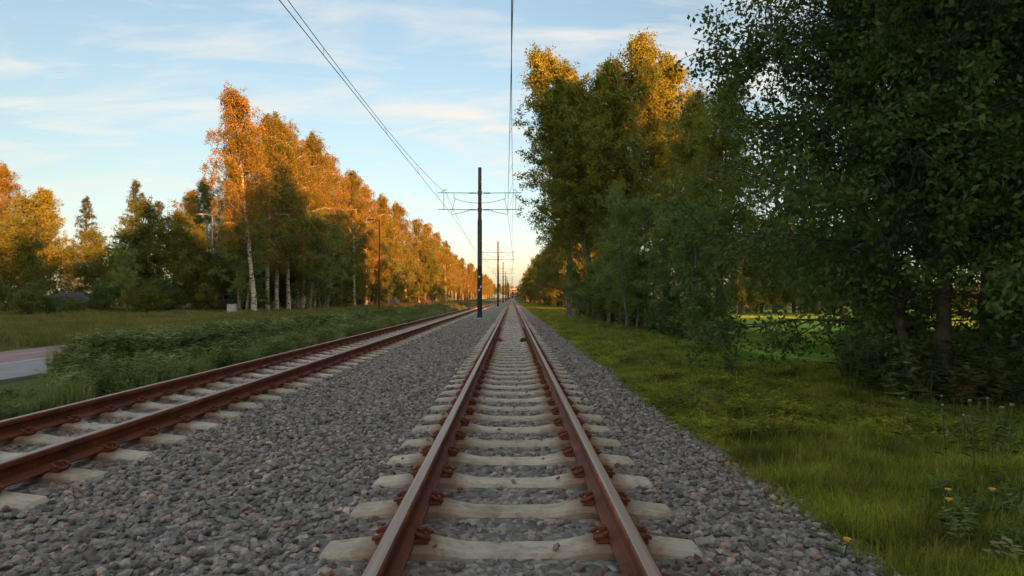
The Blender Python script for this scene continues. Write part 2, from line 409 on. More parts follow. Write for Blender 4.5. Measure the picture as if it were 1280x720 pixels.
def stone_points(n, y0, y1, x0, x1, rmin, rmax, extra=0.):
    x = rng.uniform(x0, x1, n); y = rng.uniform(y0, y1, n); r = rng.uniform(rmin, rmax, n)
    z = bz(x) + rng.uniform(-.012, .016, n) + extra
    keep = np.ones(n, bool)
    for xt, yo in zip(XT, YOFF):
        dx = np.abs(x - xt); dy = np.abs((y - SL_Y0 - yo + SL_P / 2) % SL_P - SL_P / 2)
        keep &= ~((dx < .94) & (dy < .115 + r * .35))
        keep &= ~((np.abs(dx - G2) < .085 + r * .3))
        z -= np.where(dx < .80, .012, 0)
        keep &= ~((dx < .68) & (z + r * .6 > .045))
    keep &= ~((np.abs(x + 1.87) < .36) & (np.abs(y - 39.4) < .36))
    return np.stack([x, y, z], 1)[keep], r[keep]
P = []; Q = []
for n, y0, y1, a, b in ((38000, 2.2, 9, .018, .042), (32000, 9, 18, .022, .047), (30000, 18, 40, .026, .050)):
    p, r = stone_points(n, y0, y1, -5.85, 2.0, a, b); P.append(p); Q.append(r)
P = np.concatenate(P); Q = np.concatenate(Q)
for xt, yo in zip(XT, YOFF):   # a few stones lying on the sleepers
    n_ = 170; kk = rng.integers(0, 60, n_); xx = rng.uniform(-.88, .88, n_); ok = np.abs(np.abs(xx) - G2) > .16
    r_ = rng.uniform(.012, .03, n_); yy = SL_Y0 + yo + kk * SL_P + rng.uniform(-.1, .1, n_)
    P = np.concatenate([P, np.stack([xt + xx, yy, np.interp(np.abs(xx), [0, .25, .42, .68, .9], [-.014, -.010, .02, .014, -.01]) + r_ * .5], 1)[ok]]); Q = np.concatenate([Q, r_[ok]])
scatter('ballast_gravel', P, rng.uniform(-.6, .6, (len(P), 3)) + np.stack([np.zeros(len(P)), np.zeros(len(P)), rng.uniform(0, 6.28, len(P))], 1), Q, stones, 'crushed grey and pinkish stone ballast around the tracks', cat='gravel')

# grass tufts
def tuft(i, mat, nb, h, spread, w, lean=.5, seedheads=0):
    r = np.random.default_rng(500 + i); V = []; F = []
    for k in range(nb):
        a = r.uniform(0, 6.28); rad = spread * math.sqrt(r.uniform()); x, y = rad * math.cos(a), rad * math.sin(a)
        d = r.uniform(0, 6.28); hh = h * r.uniform(.45, 1.1); ln = lean * r.uniform(.1, 1) * hh
        dx, dy = math.cos(d), math.sin(d); px, py = -dy * w / 2, dx * w / 2
        n = len(V)
        V += [(x - px, y - py, -.03), (x + px, y + py, -.03),
              (x + dx * ln * .3 - px * .9, y + dy * ln * .3 - py * .9, hh * .55), (x + dx * ln * .3 + px * .9, y + dy * ln * .3 + py * .9, hh * .55),
              (x + dx * ln, y + dy * ln, hh * .95)]
        F += [(n, n + 1, n + 3, n + 2), (n + 2, n + 3, n + 4)]
        if k < seedheads:
            n = len(V); cx, cy, cz = x + dx * ln * .6, y + dy * ln * .6, hh
            V += [(x, y, 0), (x + .004, y, 0), (cx + .004, cy, cz * 1.25), (cx, cy, cz * 1.25)]
            F += [(n, n + 1, n + 2, n + 3)]
            for q in range(3):
                n = len(V); t = cz * (1.05 + .12 * q)
                V += [(cx - h * .018, cy, t), (cx, cy - h * .015, t - h * .09), (cx + h * .018, cy, t + h * .04), (cx, cy + h * .015, t + h * .13)]
                F += [(n, n + 1, n + 2, n + 3)]
    me = MB().add(V, F).mesh('tuft_%d' % i, mat); return me
def weed(i, mat, h, nleaf, lsize, spread):
    """a broad-leaved plant: stems with leaves all the way up"""
    r = np.random.default_rng(900 + i); V = []; F = []
    for s in range(3):
        a = r.uniform(0, 6.28); bx, by = spread * .3 * math.cos(a), spread * .3 * math.sin(a)
        tx, ty, tz = bx + r.normal() * spread * .5, by + r.normal() * spread * .5, h * r.uniform(.6, 1.1)
        n = len(V); V += [(bx, by, -.03), (bx + .008, by, -.03), (tx + .004, ty, tz), (tx, ty, tz)]; F += [(n, n + 1, n + 2, n + 3)]
        for k in range(nleaf):
            t = r.uniform(.12, 1); cx, cy, cz = bx + (tx - bx) * t, by + (ty - by) * t, tz * t
            d = r.uniform(0, 6.28); l = lsize * r.uniform(.5, 1.2) * (1.15 - .5 * t); w = l * .26; up = r.uniform(-.3, .5) * l
            dx, dy = math.cos(d), math.sin(d); px, py = -dy * w, dx * w
            n = len(V)
            V += [(cx, cy, cz), (cx + dx * l * .45 + px, cy + dy * l * .45 + py, cz + up * .7), (cx + dx * l, cy + dy * l, cz + up * .5), (cx + dx * l * .45 - px, cy + dy * l * .45 - py, cz + up * .7)]
            F += [(n, n + 1, n + 2), (n, n + 2, n + 3)]
    me = MB().add(V, F).mesh('weed_%d' % i, mat); return me
def place(n, x0, x1, y0, y1, s0, s1, cond=None, ypow=1.0):
    x = rng.uniform(x0, x1, n); y = y0 + (y1 - y0) * rng.uniform(0, 1, n) ** ypow
    k = np.ones(n, bool) if cond is None else cond(x, y)
    x, y = x[k], y[k]; m = len(x)
    pts = np.stack([x, y, gz(x, y)], 1)
    rot = np.stack([rng.normal(0, .08, m), rng.normal(0, .08, m), rng.uniform(0, 6.28, m)], 1)
    return pts, rot, rng.uniform(s0, s1, m)
def cat3(*a):
    return tuple(np.concatenate([t[i] for t in a]) for i in range(3))
def edge_g(x, y): return edge_r(x, y) & ~((x / y > .315) & (x / y < .50) & (y > 14.5))
def edge_r(x, y):   # uneven edge where the turf meets the ballast
    return x > 1.72 + .10 * np.sin(y * 2.1) + .07 * np.sin(y * 5.3 + 1) + rng.uniform(-.08, .12, len(x))
def patchy(x, y, s=1.): return np.sin(x * .9 * s + 2 * np.sin(y * .35 * s)) + np.sin(y * .8 * s + x * .4)
short = [tuft(i, M['grass'], 34, .085, .13, .0042, 1.3) for i in range(5)] + [tuft(10 + i, M['grass'], 22, .13, .11, .0042, 1.1, 1) for i in range(2)]
a1 = place(30000, 1.6, 9.5, 2.2, 14, .6, 1.25, edge_r, 1.15)
a2 = place(30000, 1.6, 13, 14, 45, .8, 1.5, edge_g, 1.1)
a3 = place(16000, 1.6, 12, 45, 160, 1.0, 1.9, edge_r, 1.2)
g = cat3(a1, a2, a3)
scatter('verge_grass', *g, short, 'short green grass on the verge right of the tracks', cat='grass')
clov = [weed(i, M['grass'], .10, 12, .06, .20) for i in range(4)]
b1 = place(26000, 1.75, 9, 2.2, 26, .6, 1.6, lambda x, y: (patchy(x, y) > -.3) & edge_g(x, y), 1.3)
scatter('verge_weeds', *b1, clov, 'low broad leaved weeds among the right hand grass', cat='weeds')
tall = [weed(20 + i, M['weed'], .50, 16, .15, .26) for i in range(5)]
tallg = [tuft(30 + i, M['weed'], 26, .46, .16, .007, .8, 1) for i in range(3)]
plume = [tuft(60 + i, M['plume'], 34, .44, .18, .006, 1.0) for i in range(5)]
def lw(x, y): return (x < -5.62 - .15 * np.sin(y * 1.7) + rng.uniform(-.1, .12, len(x)))
c0 = place(2600, -7.2, -5.4, 3, 9.0, .30, .62, lw); c1 = place(9000, -8.0, -5.4, 8.2, 40, .6, 1.12, lambda x, y: lw(x, y) & (y > 8.0 + (-x - 5.4) * 1.7), 1.1)
c2 = place(7000, -8.0, -5.4, 40, 200, .6, 1.25, lw, 1.2)
scatter('bank_weeds', *cat3(c0, c1, c2, place(9000, -8.0, -6.6, 12.0, 110, 1.05, 1.55, None, 1.3)), tall[:2] + plume, 'tall weeds and grass on the bank left of the tracks', cat='weeds')
# undergrowth under the trees on the right
p1 = place(5200, 2.1, 9, 3, 40, .22, .62, lambda x, y: (patchy(x * 1.7 + 1, y * 1.6) > .75) & edge_g(x, y), 1.2)
scatter('verge_clumps', *p1, tall + tallg, 'darker clumps of taller weeds in the right hand verge', cat='weeds')
d1 = place(5200, 5.6, 13, 9.5, 60, .7, 1.9, lambda x, y: (x > 5.6 + .4 * np.sin(y * .9)) & ~((x / y > .31) & (x / y < .49) & (y > 11)), 1.0)
scatter('right_undergrowth', *d1, tall + tallg[:1], 'dark leafy undergrowth beneath the right hand trees', cat='undergrowth')
mead = [tuft(50 + i, M['meadow'], 18, .20, .16, .012, .6, 3) for i in range(4)]
e1 = place(26000, -40, -12.35, 12, 60, .6, 1.3)
e2 = place(14000, -32, -12.35, 60, 260, .9, 1.7)
scatter('meadow_grass', *cat3(e1, e2), mead, 'olive meadow grass between cycle path and birch trees', cat='grass')
f0 = place(14000, 5.2, 16, 14.5, 34, .6, 1.1, lambda x, y: (x / y > .315) & (x / y < .50))
f1 = place(16000, 7.8, 48, 17, 80, .7, 1.4, lambda x, y: patchy(x, y, .5) > -1.2)
M['field'] = inst_mat('field_grass_blades', [(0, (.20, .33, .04)), (.6, (.27, .42, .055)), (1, (.36, .46, .08))], transl=.35, noise_amt=.25, nscale=.5)
scatter('field_grass', *cat3(f0, f1), [tuft(80 + i, M['field'], 26, .10, .15, .006, 1.2) for i in range(3)], 'bright green grass of the field behind the trees', cat='grass')

# ------------------------------------------------------------------ trees
def unit(v): return v / (np.linalg.norm(v, axis=-1, keepdims=True) + 1e-9)
def tubes(lines):
    V = []; Lp = []; st = []; tot = []; nv = 0; nl = 0
    for pts, rad, n in lines:
        m = len(pts); d = unit(np.gradient(pts, axis=0))
        ref = np.array([0, 0, 1.]) if abs(d[0][2]) < .8 else np.array([1., 0, 0])
        u = unit(np.cross(d, ref)); w = np.cross(u, d)
        a = np.arange(n) * 2 * math.pi / n
        ring = pts[:, None] + rad[:, None, None] * (u[:, None] * np.cos(a)[None, :, None] + w[:, None] * np.sin(a)[None, :, None])
        V.append(ring.reshape(-1, 3))
        i = np.arange(m - 1)[:, None] * n; k = np.arange(n)[None]; k2 = (k + 1) % n
        f = np.stack([i + k, i + k2, i + n + k2, i + n + k], -1).reshape(-1, 4) + nv
        Lp.append(f.ravel()); nv += m * n
    Lp = np.concatenate(Lp); c = len(Lp) // 4
    return np.concatenate(V), Lp, np.arange(c) * 4, np.full(c, 4)

def gen_tree(name, seed, H, r0, t0, n1, L1, prof, elev, curve, n2, L2, n3, L3, droop3, nleaf, ls, leafm, barkm,
             lean=(0, 0), wander=.02, stems=1, jitter=.08, aspect=.45, tubes2=True, up_top=.3, base_r=0., limb=(.022, .009), bend=0):
    r = np.random.default_rng(seed)
    lines = []; tw_a = []; tw_b = []; tw_t = []
    for s in range(stems):
        m = 14; t = np.linspace(0, 1, m)
        Hs = H * (1 if s == 0 else r.uniform(.7, .95)); ang = r.uniform(0, 6.28); so = 0 if stems == 1 else r.uniform(.25, 1) * base_r
        ln = np.array([lean[0] + (0 if stems == 1 else .10 * math.cos(ang)), lean[1] + (0 if stems == 1 else .10 * math.sin(ang))])
        wob = np.cumsum(r.normal(0, wander * H / m, (m, 2)), 0); wob -= wob[0]
        tp = np.stack([so * math.cos(ang) + ln[0] * Hs * ((1 - np.exp(-bend * t) - 1.3 * t) if bend else t ** 1.2) + wob[:, 0], so * math.sin(ang) + ln[1] * Hs * t ** 1.2 + wob[:, 1], Hs * t - .15 * (t == 0)], 1)
        rs = r0 * (1 if s == 0 else r.uniform(.6, .85))
        tr = rs * (1 - t) ** .8 + .012; tr[0] *= 1.35; tr[1] *= 1.02
        lines.append((tp, tr, 9))
        nb = n1 // stems
        for i in range(nb):
            q = t0 + (1 - t0) * ((i + r.uniform(0, 1)) / nb) ** .9 * .985
            p0 = np.array([np.interp(q, t, tp[:, k]) for k in range(3)]); rr = np.interp(q, t, tr)
            az = i * 2.4 + r.uniform(-.5, .5); u = (q - t0) / (1 - t0)
            ln1 = L1 * prof(u) * r.uniform(.65, 1.25)
            el = elev + up_top * u + r.normal(0, .12)
            d = np.array([math.cos(az) * math.cos(el), math.sin(az) * math.cos(el), math.sin(el)])
            mm = 7; bp_ = [p0]
            for k in range(mm - 1):
                d = unit(d + np.array([0, 0, curve / mm]) + r.normal(0, .10, 3)); bp_.append(bp_[-1] + d * ln1 / (mm - 1))
            bp_ = np.array(bp_); br = np.linspace(min(rr * .5, limb[0] + ln1 * limb[1]), .006, mm)
            lines.append((bp_, br, 5))
            for j in range(max(2, int(n2 * (.4 + .6 * ln1 / L1)))):
                s2 = r.uniform(.18, 1); f = s2 * (mm - 1); k = min(int(f), mm - 2); p1 = bp_[k] + (bp_[k + 1] - bp_[k]) * (f - k)
                pd = unit(bp_[k + 1] - bp_[k]); d2 = unit(pd * .6 + r.normal(0, .6, 3) + np.array([0, 0, .1]))
                l2 = L2 * (1.2 - .5 * s2) * r.uniform(.5, 1.2) * (.5 + .5 * ln1 / L1); sp = [p1]
                for z in range(3):
                    d2 = unit(d2 + np.array([0, 0, -droop3 * .35]) + r.normal(0, .12, 3)); sp.append(sp[-1] + d2 * l2 / 3)
                sp = np.array(sp)
                if tubes2: lines.append((sp, np.array([.014, .010, .007, .004]) * (1 + r0), 3))
                ct = r.uniform(0, .45)
                for z in range(n3):
                    k = r.integers(1, 4); p2 = sp[k] if r.uniform() < .5 else (sp[k] + sp[k - 1]) / 2
                    d3 = unit(r.normal(0, 1, 3) * (1 - min(droop3, .9) * .5) + np.array([0, 0, -droop3]))
                    tw_a.append(p2); tw_b.append(p2 + d3 * L3 * r.uniform(.4, 1.2)); tw_t.append(ct)
    A = np.array(tw_a); B = np.array(tw_b); T = np.array(tw_t)
    ix = r.integers(0, len(A), nleaf); f = r.uniform(0, 1, nleaf)[:, None]
    C = A[ix] + (B[ix] - A[ix]) * f + r.normal(0, jitter, (nleaf, 3))
    C[:, 2] = np.maximum(C[:, 2], .05)
    dr = unit(r.normal(0, 1, (nleaf, 3)) + np.array([0, 0, -.35])); sd = unit(np.cross(dr, r.normal(0, 1, (nleaf, 3)))); nr = np.cross(dr, sd)
    l = (ls * r.uniform(.6, 1.25, nleaf))[:, None]; w = l * aspect
    V4 = np.stack([C - dr * l / 2, C + sd * w / 2 + nr * w * .15, C + dr * l / 2, C - sd * w / 2 + nr * w * .15], 1).reshape(-1, 3)
    i = np.arange(nleaf)[:, None] * 4
    F = np.concatenate([i + np.array([[0, 1, 2]]), i + np.array([[0, 2, 3]])], 1).reshape(-1)
    tone = np.repeat(np.clip(T[ix] + r.uniform(0, .4, nleaf), 0, 1), 4)
    crown = mesh_np(name + '_crown', V4, F, np.arange(nleaf * 2) * 3, np.full(nleaf * 2, 3), leafm, tone)
    v, lo, s_, t_ = tubes(lines)
    trunk = mesh_np(name + '_trunk', v, lo, s_, t_, barkm, smooth=True)
    return trunk, crown

oval = lambda u: max(.12, math.sin(math.pi * (0.12 + .84 * u)) ** .7)
cone = lambda u: max(.06, (1 - u) ** .8 * (.6 + .4 * min(1, u * 5)))
top = lambda u: max(.15, (1 - u ** 2.2) * (.55 + .6 * u))
column = lambda u: max(.12, (1 - u ** 3) * .95)
dome = lambda u: max(.25, math.sqrt(max(0, 1 - u * u)))
PT = {}
for i in range(3):
    PT['birch%d' % i] = gen_tree('birch%d' % i, 11 + i, 17, .17, .22, 70, 4.4, lambda u: max(.12, (1 - u) ** .70 * (.55 + .75 * min(1, u * 2.2))), .55, -.35, 9, 1.6, 6, .95, 1.25, 54000, .125, M['birch_leaf'], M['birch_bark'],
                            lean=((-.04, 0), (.03, .01), (-.01, .02))[i], jitter=.09, aspect=.55, up_top=.55, limb=(.014, .006))
PT['lean_birch'] = gen_tree('lean_birch', 21, 17.2, .18, .26, 66, 4.0, lambda u: max(.12, (1 - u) ** .65 * (.6 + .7 * min(1, u * 2.2))), .55, -.4, 9, 1.6, 6, .9, 1.3, 54000, .13, M['birch_leaf'], M['birch_bark'], lean=(-.11, 0), jitter=.09, aspect=.55, up_top=.6, limb=(.014, .006))
for i in range(3):
    PT['poplar%d' % i] = gen_tree('poplar%d' % i, 31 + i, 18, .22, .22, 84, 4.4, column, .58, .45, 10, 1.5, 6, .55, .1, 52000, .155, M['poplar_leaf'], M['grey_bark'],
                             lean=((-.19, 0), (.01, 0), (-.03, .03))[i], jitter=.10, aspect=.6, up_top=.35)
PT['broad0'] = gen_tree('broad0', 41, 11.5, .085, .11, 150, 3.05, lambda u: dome(u) * (1 if math.sin(u * 977) > -.2 else .5), .35, -.15, 10, 1.3, 7, .5, .5, 112000, .095, M['dark_leaf'], M['bark'], lean=(-.10, .02), bend=5, jitter=.07, aspect=.55, stems=2, base_r=.35, up_top=.8, limb=(.010, .006))
PT['broad1'] = gen_tree('broad1', 42, 12, .11, .07, 150, 4.3, lambda u: dome(u) * (1 if math.sin(u * 977) > -.2 else .55), .3, -.05, 9, 1.6, 7, .55, .4, 70000, .10, M['dark_leaf'], M['bark'], lean=(.02, .02), jitter=.07, aspect=.55, stems=4, base_r=1.1, up_top=.9, limb=(.010, .006))
for i in range(2):
    PT['round%d' % i] = gen_tree('round%d' % i, 51 + i, 8, .16, .06, 60, 3.2, dome, .3, .1, 8, 1.2, 6, .45, .2, 30000, .15, M['green_leaf'], M['bark'], jitter=.12, aspect=.55, stems=2, base_r=.4, up_top=.8)
    PT['young%d' % i] = gen_tree('young%d' % i, 61 + i, 7, .07, .10, 44, 1.5, oval, .7, .3, 6, .75, 5, .35, .1, 17000, .095, M['pale_leaf'], M['grey_bark'], jitter=.07, aspect=.6, stems=2, base_r=.3)
    PT['shrub%d' % i] = gen_tree('shrub%d' % i, 71 + i, 2.4, .04, .05, 30, 1.3, dome, .5, .1, 6, .6, 5, .3, .0, 9000, .10, (M['green_leaf'], M['dark_leaf'])[i], M['bark'], jitter=.08, aspect=.5, stems=4, base_r=.5)
PT['spruce'] = gen_tree('spruce', 81, 13, .17, .1, 90, 2.6, cone, .15, -.15, 9, .8, 6, .3, .25, 34000, .16, M['needle'], M['bark'], jitter=.05, aspect=.18, up_top=.5)
PT['pine'] = gen_tree('pine', 82, 13, .17, .35, 40, 2.4, top, .5, .1, 7, .9, 6, .35, .0, 22000, .17, M['needle'], M['bark'], jitter=.07, aspect=.2, up_top=.2)

def tree(kind, proto, x, y, H, rz, label, cat='tree', group=None, wide=1.):
    tr, cr = PT[proto]; base = {'birch': 17, 'lean': 17.2, 'popla': 18, 'broad': 11.5, 'round': 8, 'young': 7, 'shrub': 2.4, 'spruc': 13, 'pine': 13}
    h0 = [v for k, v in base.items() if proto.startswith(k)][0]; s = H / h0
    e = empty(kind, (x, y, float(gz(x, y)) - .03), rz, (s * wide, s * wide, s))
    link(bpy.data.objects.new('trunk', tr), e); link(bpy.data.objects.new('crown', cr), e)
    return tag(e, label, cat, group)
def px(p, Y): return (p - 640.) / 850. * Y
BG = 'birch trees in the row beyond the cycle path'
near = [('lean_birch', 318, 52, 17.0, 0, 'tallest white-trunked birch leaning left at the near end of the row'),
        ('birch1', 334, 57, 16.5, 1.1, 'slim birch directly behind the leaning front birch'),
        ('birch2', 361, 62, 17.0, 2.3, 'birch with twin pale stem just right of the two front birches'),
        ('birch0', 378, 67, 17.4, 3.5, 'fourth birch from the near end of the row, white trunk in shade'),
        ('birch1', 392, 75, 17.6, 4.4, 'birch between the fourth tree of the row and the thick white trunk'),
        ('birch2', 443, 86, 17.2, .6, 'birch with thick white trunk just left of the dark street lamp'),
        ('birch0', 458, 97, 17.4, 5.3, 'birch right behind the dark street lamp'),
        ('birch1', 486, 112, 16.3, 2.9, 'birch above the pinkish boulder'),
        ('lean_birch', 508, 124, 18.2, .3, 'bright orange birch with white trunk right of the dip in the row'),
        ('birch2', 524, 140, 17.4, 1.9, 'birch with thin pale trunk behind the dark wooden box')]
for p, q, Y_, H_, rz, lb in near: tree('birch_tree', p, px(q, Y_), Y_, H_, rz, lb, 'birch tree', BG)
for q, Y_, H_, rz, lb in ((346, 60, 17.0, 4, 'birch whose crown fills the space above the slim second birch'), (372, 72, 17.8, 2, 'birch behind the twin pale stem, crown merging with its neighbours'), (408, 80, 18.0, 1, 'birch crown between the shaded fourth birch and the thick white trunk'), (426, 92, 17.5, 5, 'birch hidden behind the left side of the thick white birch'), (470, 104, 16.8, 3, 'birch crown just right above the dark street lamp'), (536, 150, 17.6, 2, 'birch crown above the dark post by the wooden box'), (300, 64, 14.5, 2, 'half-height birch left behind the tallest leaning birch')):
    tree('birch_tree', 'birch%d' % (int(rz) % 3), px(q, Y_), Y_, H_, rz, lb, 'birch tree', BG)
for i, (q, Y_, H_, lb) in enumerate([(302, 53, 7.5, 'young green tree left of the tallest leaning birch trunk'), (384, 66, 9.0, 'young green tree right of the fourth white trunk'), (405, 72, 8.5, 'young green tree among the pale trunks left of the thick white one'), (492, 106, 8, 'young green tree above the boulder')]):
    tree('young_tree', 'young%d' % (i % 2), px(q, Y_), Y_, H_, i * 1.7, lb, 'young tree', 'young trees among the left hand birches', wide=1.5)
k = 0
for Y_ in np.cumsum(np.concatenate([[150], rng.uniform(7, 12, 48)])):
    x = -19.8 + rng.normal(0, 1.2) - (k % 2) * 3
    tree('birch_tree', 'birch%d' % (k % 3), x, float(Y_), float(rng.uniform(13.8, 18.6)), float(rng.uniform(0, 6)), 'sunlit orange birch in the far run of the left hand row', 'birch tree', 'far birches of the left hand row'); k += 1
# second, denser line behind the birches
for i, (q, Y_, H_, pr, lb) in enumerate([(300, 66, 10, 'round0', 'round green tree filling the gap behind the leaning front birch'), (345, 74, 11, 'round1', 'bushy green tree behind the slim second birch'),
        (400, 84, 12, 'round0', 'bushy tree low behind the fifth birch of the row'), (425, 92, 12, 'round1', 'green bushy tree left of the thick white birch trunk'), (470, 104, 12, 'round0', 'dark bushy tree behind the dark street lamp'),
        (497, 118, 12, 'round1', 'dark bushy tree behind the pinkish boulder'), (530, 140, 12, 'round0', 'dark bushy tree behind the dark wooden box'),
        (282, 61, 6.5, 'round1', 'low dark bushy tree beside the light grey cabinet'), (325, 66, 7, 'round0', 'low bush tree between the first two birch trunks'),
        (352, 68, 7.5, 'round1', 'low bush tree between the second and third birch trunks'), (412, 80, 8, 'round0', 'low bush tree left of the thick white trunk')]):
    tree('bushy_tree', pr, px(q, Y_), Y_, H_, i * 1.3, lb, 'tree', 'bushy trees behind the birch row')
# left background
tree('bushy_tree', 'round0', px(155, 50), 51, 7.8, .4, 'olive round tree behind the thin pale sapling', 'tree')
tree('bushy_tree', 'round1', px(205, 52), 53, 7.4, 1.9, 'round olive tree left of the white lamp post', 'tree')
tree('bushy_tree', 'round0', px(245, 56), 57, 6.2, 3.2, 'dark round tree at the foot of the white lamp post', 'tree')
tree('bushy_tree', 'round1', px(112, 56), 57, 6.3, 5.0, 'small green tree right of the dark parked car', 'tree')
tree('bushy_tree', 'round0', px(40, 56), 57, 8.8, 4.1, 'dark green tree above the dark parked car', 'tree')
tree('bushy_tree', 'round1', px(8, 45), 45, 6.0, 2.2, 'dark green tree at the left edge of the view', 'tree')
tree('bushy_tree', 'round0', px(-60, 44), 44, 7.0, 1.2, 'dark tree just past the left edge, beside the dark leafy edge tree', 'tree')
tree('birch_tree', 'birch0', px(12, 76), 76, 15.8, .2, 'orange birch at the left edge behind dark green trees', 'birch tree')
tree('birch_tree', 'birch1', px(-25, 72), 72, 15.4, 2.2, 'birch half cut by the left edge of the view', 'birch tree')
tree('tall_tree', 'poplar1', px(52, 80), 80, 13.6, 1.0, 'green tree right of the orange birch at the left edge', 'tree', wide=1.15)
tree('spruce_tree', 'spruce', px(106, 78), 78, 12.6, 0, 'small blue-green spruce tip left of the taller conifer', 'spruce')
tree('spruce_tree', 'spruce', px(170, 74), 74, 13.8, 2.0, 'taller pointed spruce rising behind the olive round trees', 'spruce')
tree('pine_tree', 'pine', px(196, 80), 80, 12.2, 2.0, 'sparse pine right of the taller pointed spruce', 'pine')
tree('birch_tree', 'birch2', px(236, 78), 78, 13.2, 4.0, 'orange birch left of the white lamp post', 'birch tree')
tree('birch_tree', 'birch1', px(262, 72), 72, 13.6, 3.0, 'orange birch right behind the white lamp post', 'birch tree')
tree('sapling', 'young0', px(155, 47.5), 47.5, 4.6, .5, 'thin pale sapling standing at the meadow edge', 'young tree')
for i, (q, Y_, H_, lb) in enumerate([(30, 40, 1.7, 'low dark shrub at the meadow edge left of the dark car'), (58, 41.5, 1.2, 'low shrub below the front of the dark car'), (95, 44, 1.1, 'low shrub below the rear of the dark car'),
        (130, 47, 2.0, 'low shrub left of the thin pale sapling'), (180, 48, 2.1, 'low shrub right of the thin pale sapling'), (215, 50, 2.0, 'low shrub under the round olive tree near the white lamp post'), (250, 53, 2.2, 'low shrub below the white lamp post'), (308, 56, 2.4, 'low dark shrub between cabinet and leaning birch')]):
    tree('shrub', 'shrub%d' % (i % 2), px(q, Y_), Y_, H_, i * 1.1, lb, 'shrub', 'shrubs along the meadow edge', wide=1.3)

# right side
tree('broadleaf_tree', 'broad0', 6.15, 10.2, 12.6, .0, 'big dark leafy tree with leaning trunk, nearest on the right verge', 'tree')
tree('broadleaf_tree', 'broad1', 10.6, 12.6, 13, 1.3, 'dark many-stemmed tree right of the big leaning tree', 'tree')
tree('broadleaf_tree', 'broad1', 10.3, 17.8, 11.6, 3.9, 'dark leafy tree standing behind the big leaning tree', 'tree')
tree('broadleaf_tree', 'broad0', 14.4, 16.5, 12.8, 2.4, 'dark tree at the right edge of the view behind the many-stemmed tree', 'tree')
tree('broadleaf_tree', 'broad1', 11.3, 11.6, 12.2, 4.4, 'dark tree overhanging the right edge, right of the big leaning tree', 'tree', wide=.85)
tree('broadleaf_tree', 'broad1', 15.0, 22, 16.5, 2.0, 'dark tree in the field behind the gap, left of the many-stemmed tree', 'tree', wide=.75)

tree('poplar_tree', 'poplar0', px(748, 44), 44, 17.3, 0, 'tall leaning tree with orange leaves, nearest the overhead wire', 'tree', 'tall trees on the right of the tracks', wide=1.12)
tree('poplar_tree', 'poplar1', px(762, 43), 43, 16.2, 2.0, 'tall tree with straight brown trunk right of the leaning orange tree', 'tree', 'tall trees on the right of the tracks')
tree('poplar_tree', 'poplar2', px(788, 41), 41, 17.0, 4.0, 'tallest yellow-topped tree in the right hand clump', 'tree', 'tall trees on the right of the tracks')
tree('poplar_tree', 'poplar1', px(832, 42), 42, 16.2, 1.0, 'tall yellow-green tree at the right of the clump', 'tree', 'tall trees on the right of the tracks')
tree('poplar_tree', 'poplar1', px(712, 47), 47, 16.8, 3.3, 'slender orange-leaved tree between the overhead wire and the leaning tree', 'tree', 'tall trees on the right of the tracks')
tree('poplar_tree', 'poplar2', px(862, 36), 36, 12.0, 3.1, 'lower green tree between the yellow clump and the dark tree', 'tree', 'tall trees on the right of the tracks')
tree('poplar_tree', 'poplar0', px(728, 56), 56, 14.0, 5.0, 'orange-lit tree behind the tall leaning tree', 'tree', 'tall trees on the right of the tracks')
tree('poplar_tree', 'poplar2', px(900, 29), 29, 10.6, 3.1, 'green tree just left of the big dark tree', 'tree', 'tall trees on the right of the tracks')
for i, (q, Y_, H_, lb) in enumerate([(790, 31, 6.2, 'pale green young tree below the tall yellow-topped tree'), (822, 28, 5.0, 'bushy pale young tree right of the straight brown trunks'), (850, 30, 6.0, 'young tree in the middle of the pale thicket'),
        (880, 25, 4.8, 'pale young tree with thin light stem near the field gap'), (896, 27, 5.2, 'young tree at the left edge of the field gap'), (762, 37, 5.0, 'young tree behind the leaning trunk')]):
    tree('young_tree', 'young%d' % (i % 2), px(q, Y_), Y_, H_, i * 2.1, lb, 'young tree', 'young trees in the thicket on the right', wide=1.15)
for i, (x, Y_, H_, lb) in enumerate([(5.6, 38, 1.5, 'low shrub at the foot of the tall leaning tree'), (5.9, 33, 1.3, 'low shrub in the grass before the straight brown trunks'), (6.6, 29, 1.4, 'low shrub below the bushy pale young tree'),
        (7.3, 25, 1.2, 'low shrub at the foot of the pale thicket'), (6.9, 24.0, 1.5, 'low shrub left of the gap to the field'), (9.0, 11.6, 2.2, 'shrub beneath the many-stemmed dark tree'), (11.3, 11.2, 2.5, 'shrub at the right edge under the dark trees'),
        (8.1, 14.5, 1.5, 'shrub behind the leaning trunk'), (5.6, 48, 1.8, 'low dark shrub on the verge beyond the tall leaning tree'), (12.5, 15, 2.6, 'dark shrub behind the right edge shrub')]):
    tree('shrub', 'shrub%d' % (i % 2), x, Y_, H_, i * 1.7, lb, 'shrub', 'shrubs on the right verge', wide=1.25)
for i, (q, Y_, H_, lb) in enumerate([(922, 70, 9.5, 'dark round tree behind the bright field, at the left of the gap'), (948, 76, 9, 'dark round tree behind the middle of the bright field gap'), (972, 72, 9.5, 'dark round tree behind the field, left of the big dark tree'), (996, 78, 10, 'dark round tree at the far edge of the field behind the hanging branches'), (1022, 74, 9, 'round tree at the far field edge behind the big dark tree'), (1050, 80, 9, 'round tree at the far field edge left of the leaning trunk'), (1082, 76, 8, 'round tree at the far field edge right of the leaning trunk')]):
    tree('bushy_tree', 'round%d' % (i % 2), px(q, Y_), Y_, H_, i * 1.9, lb, 'tree', 'round trees at the far edge of the field')
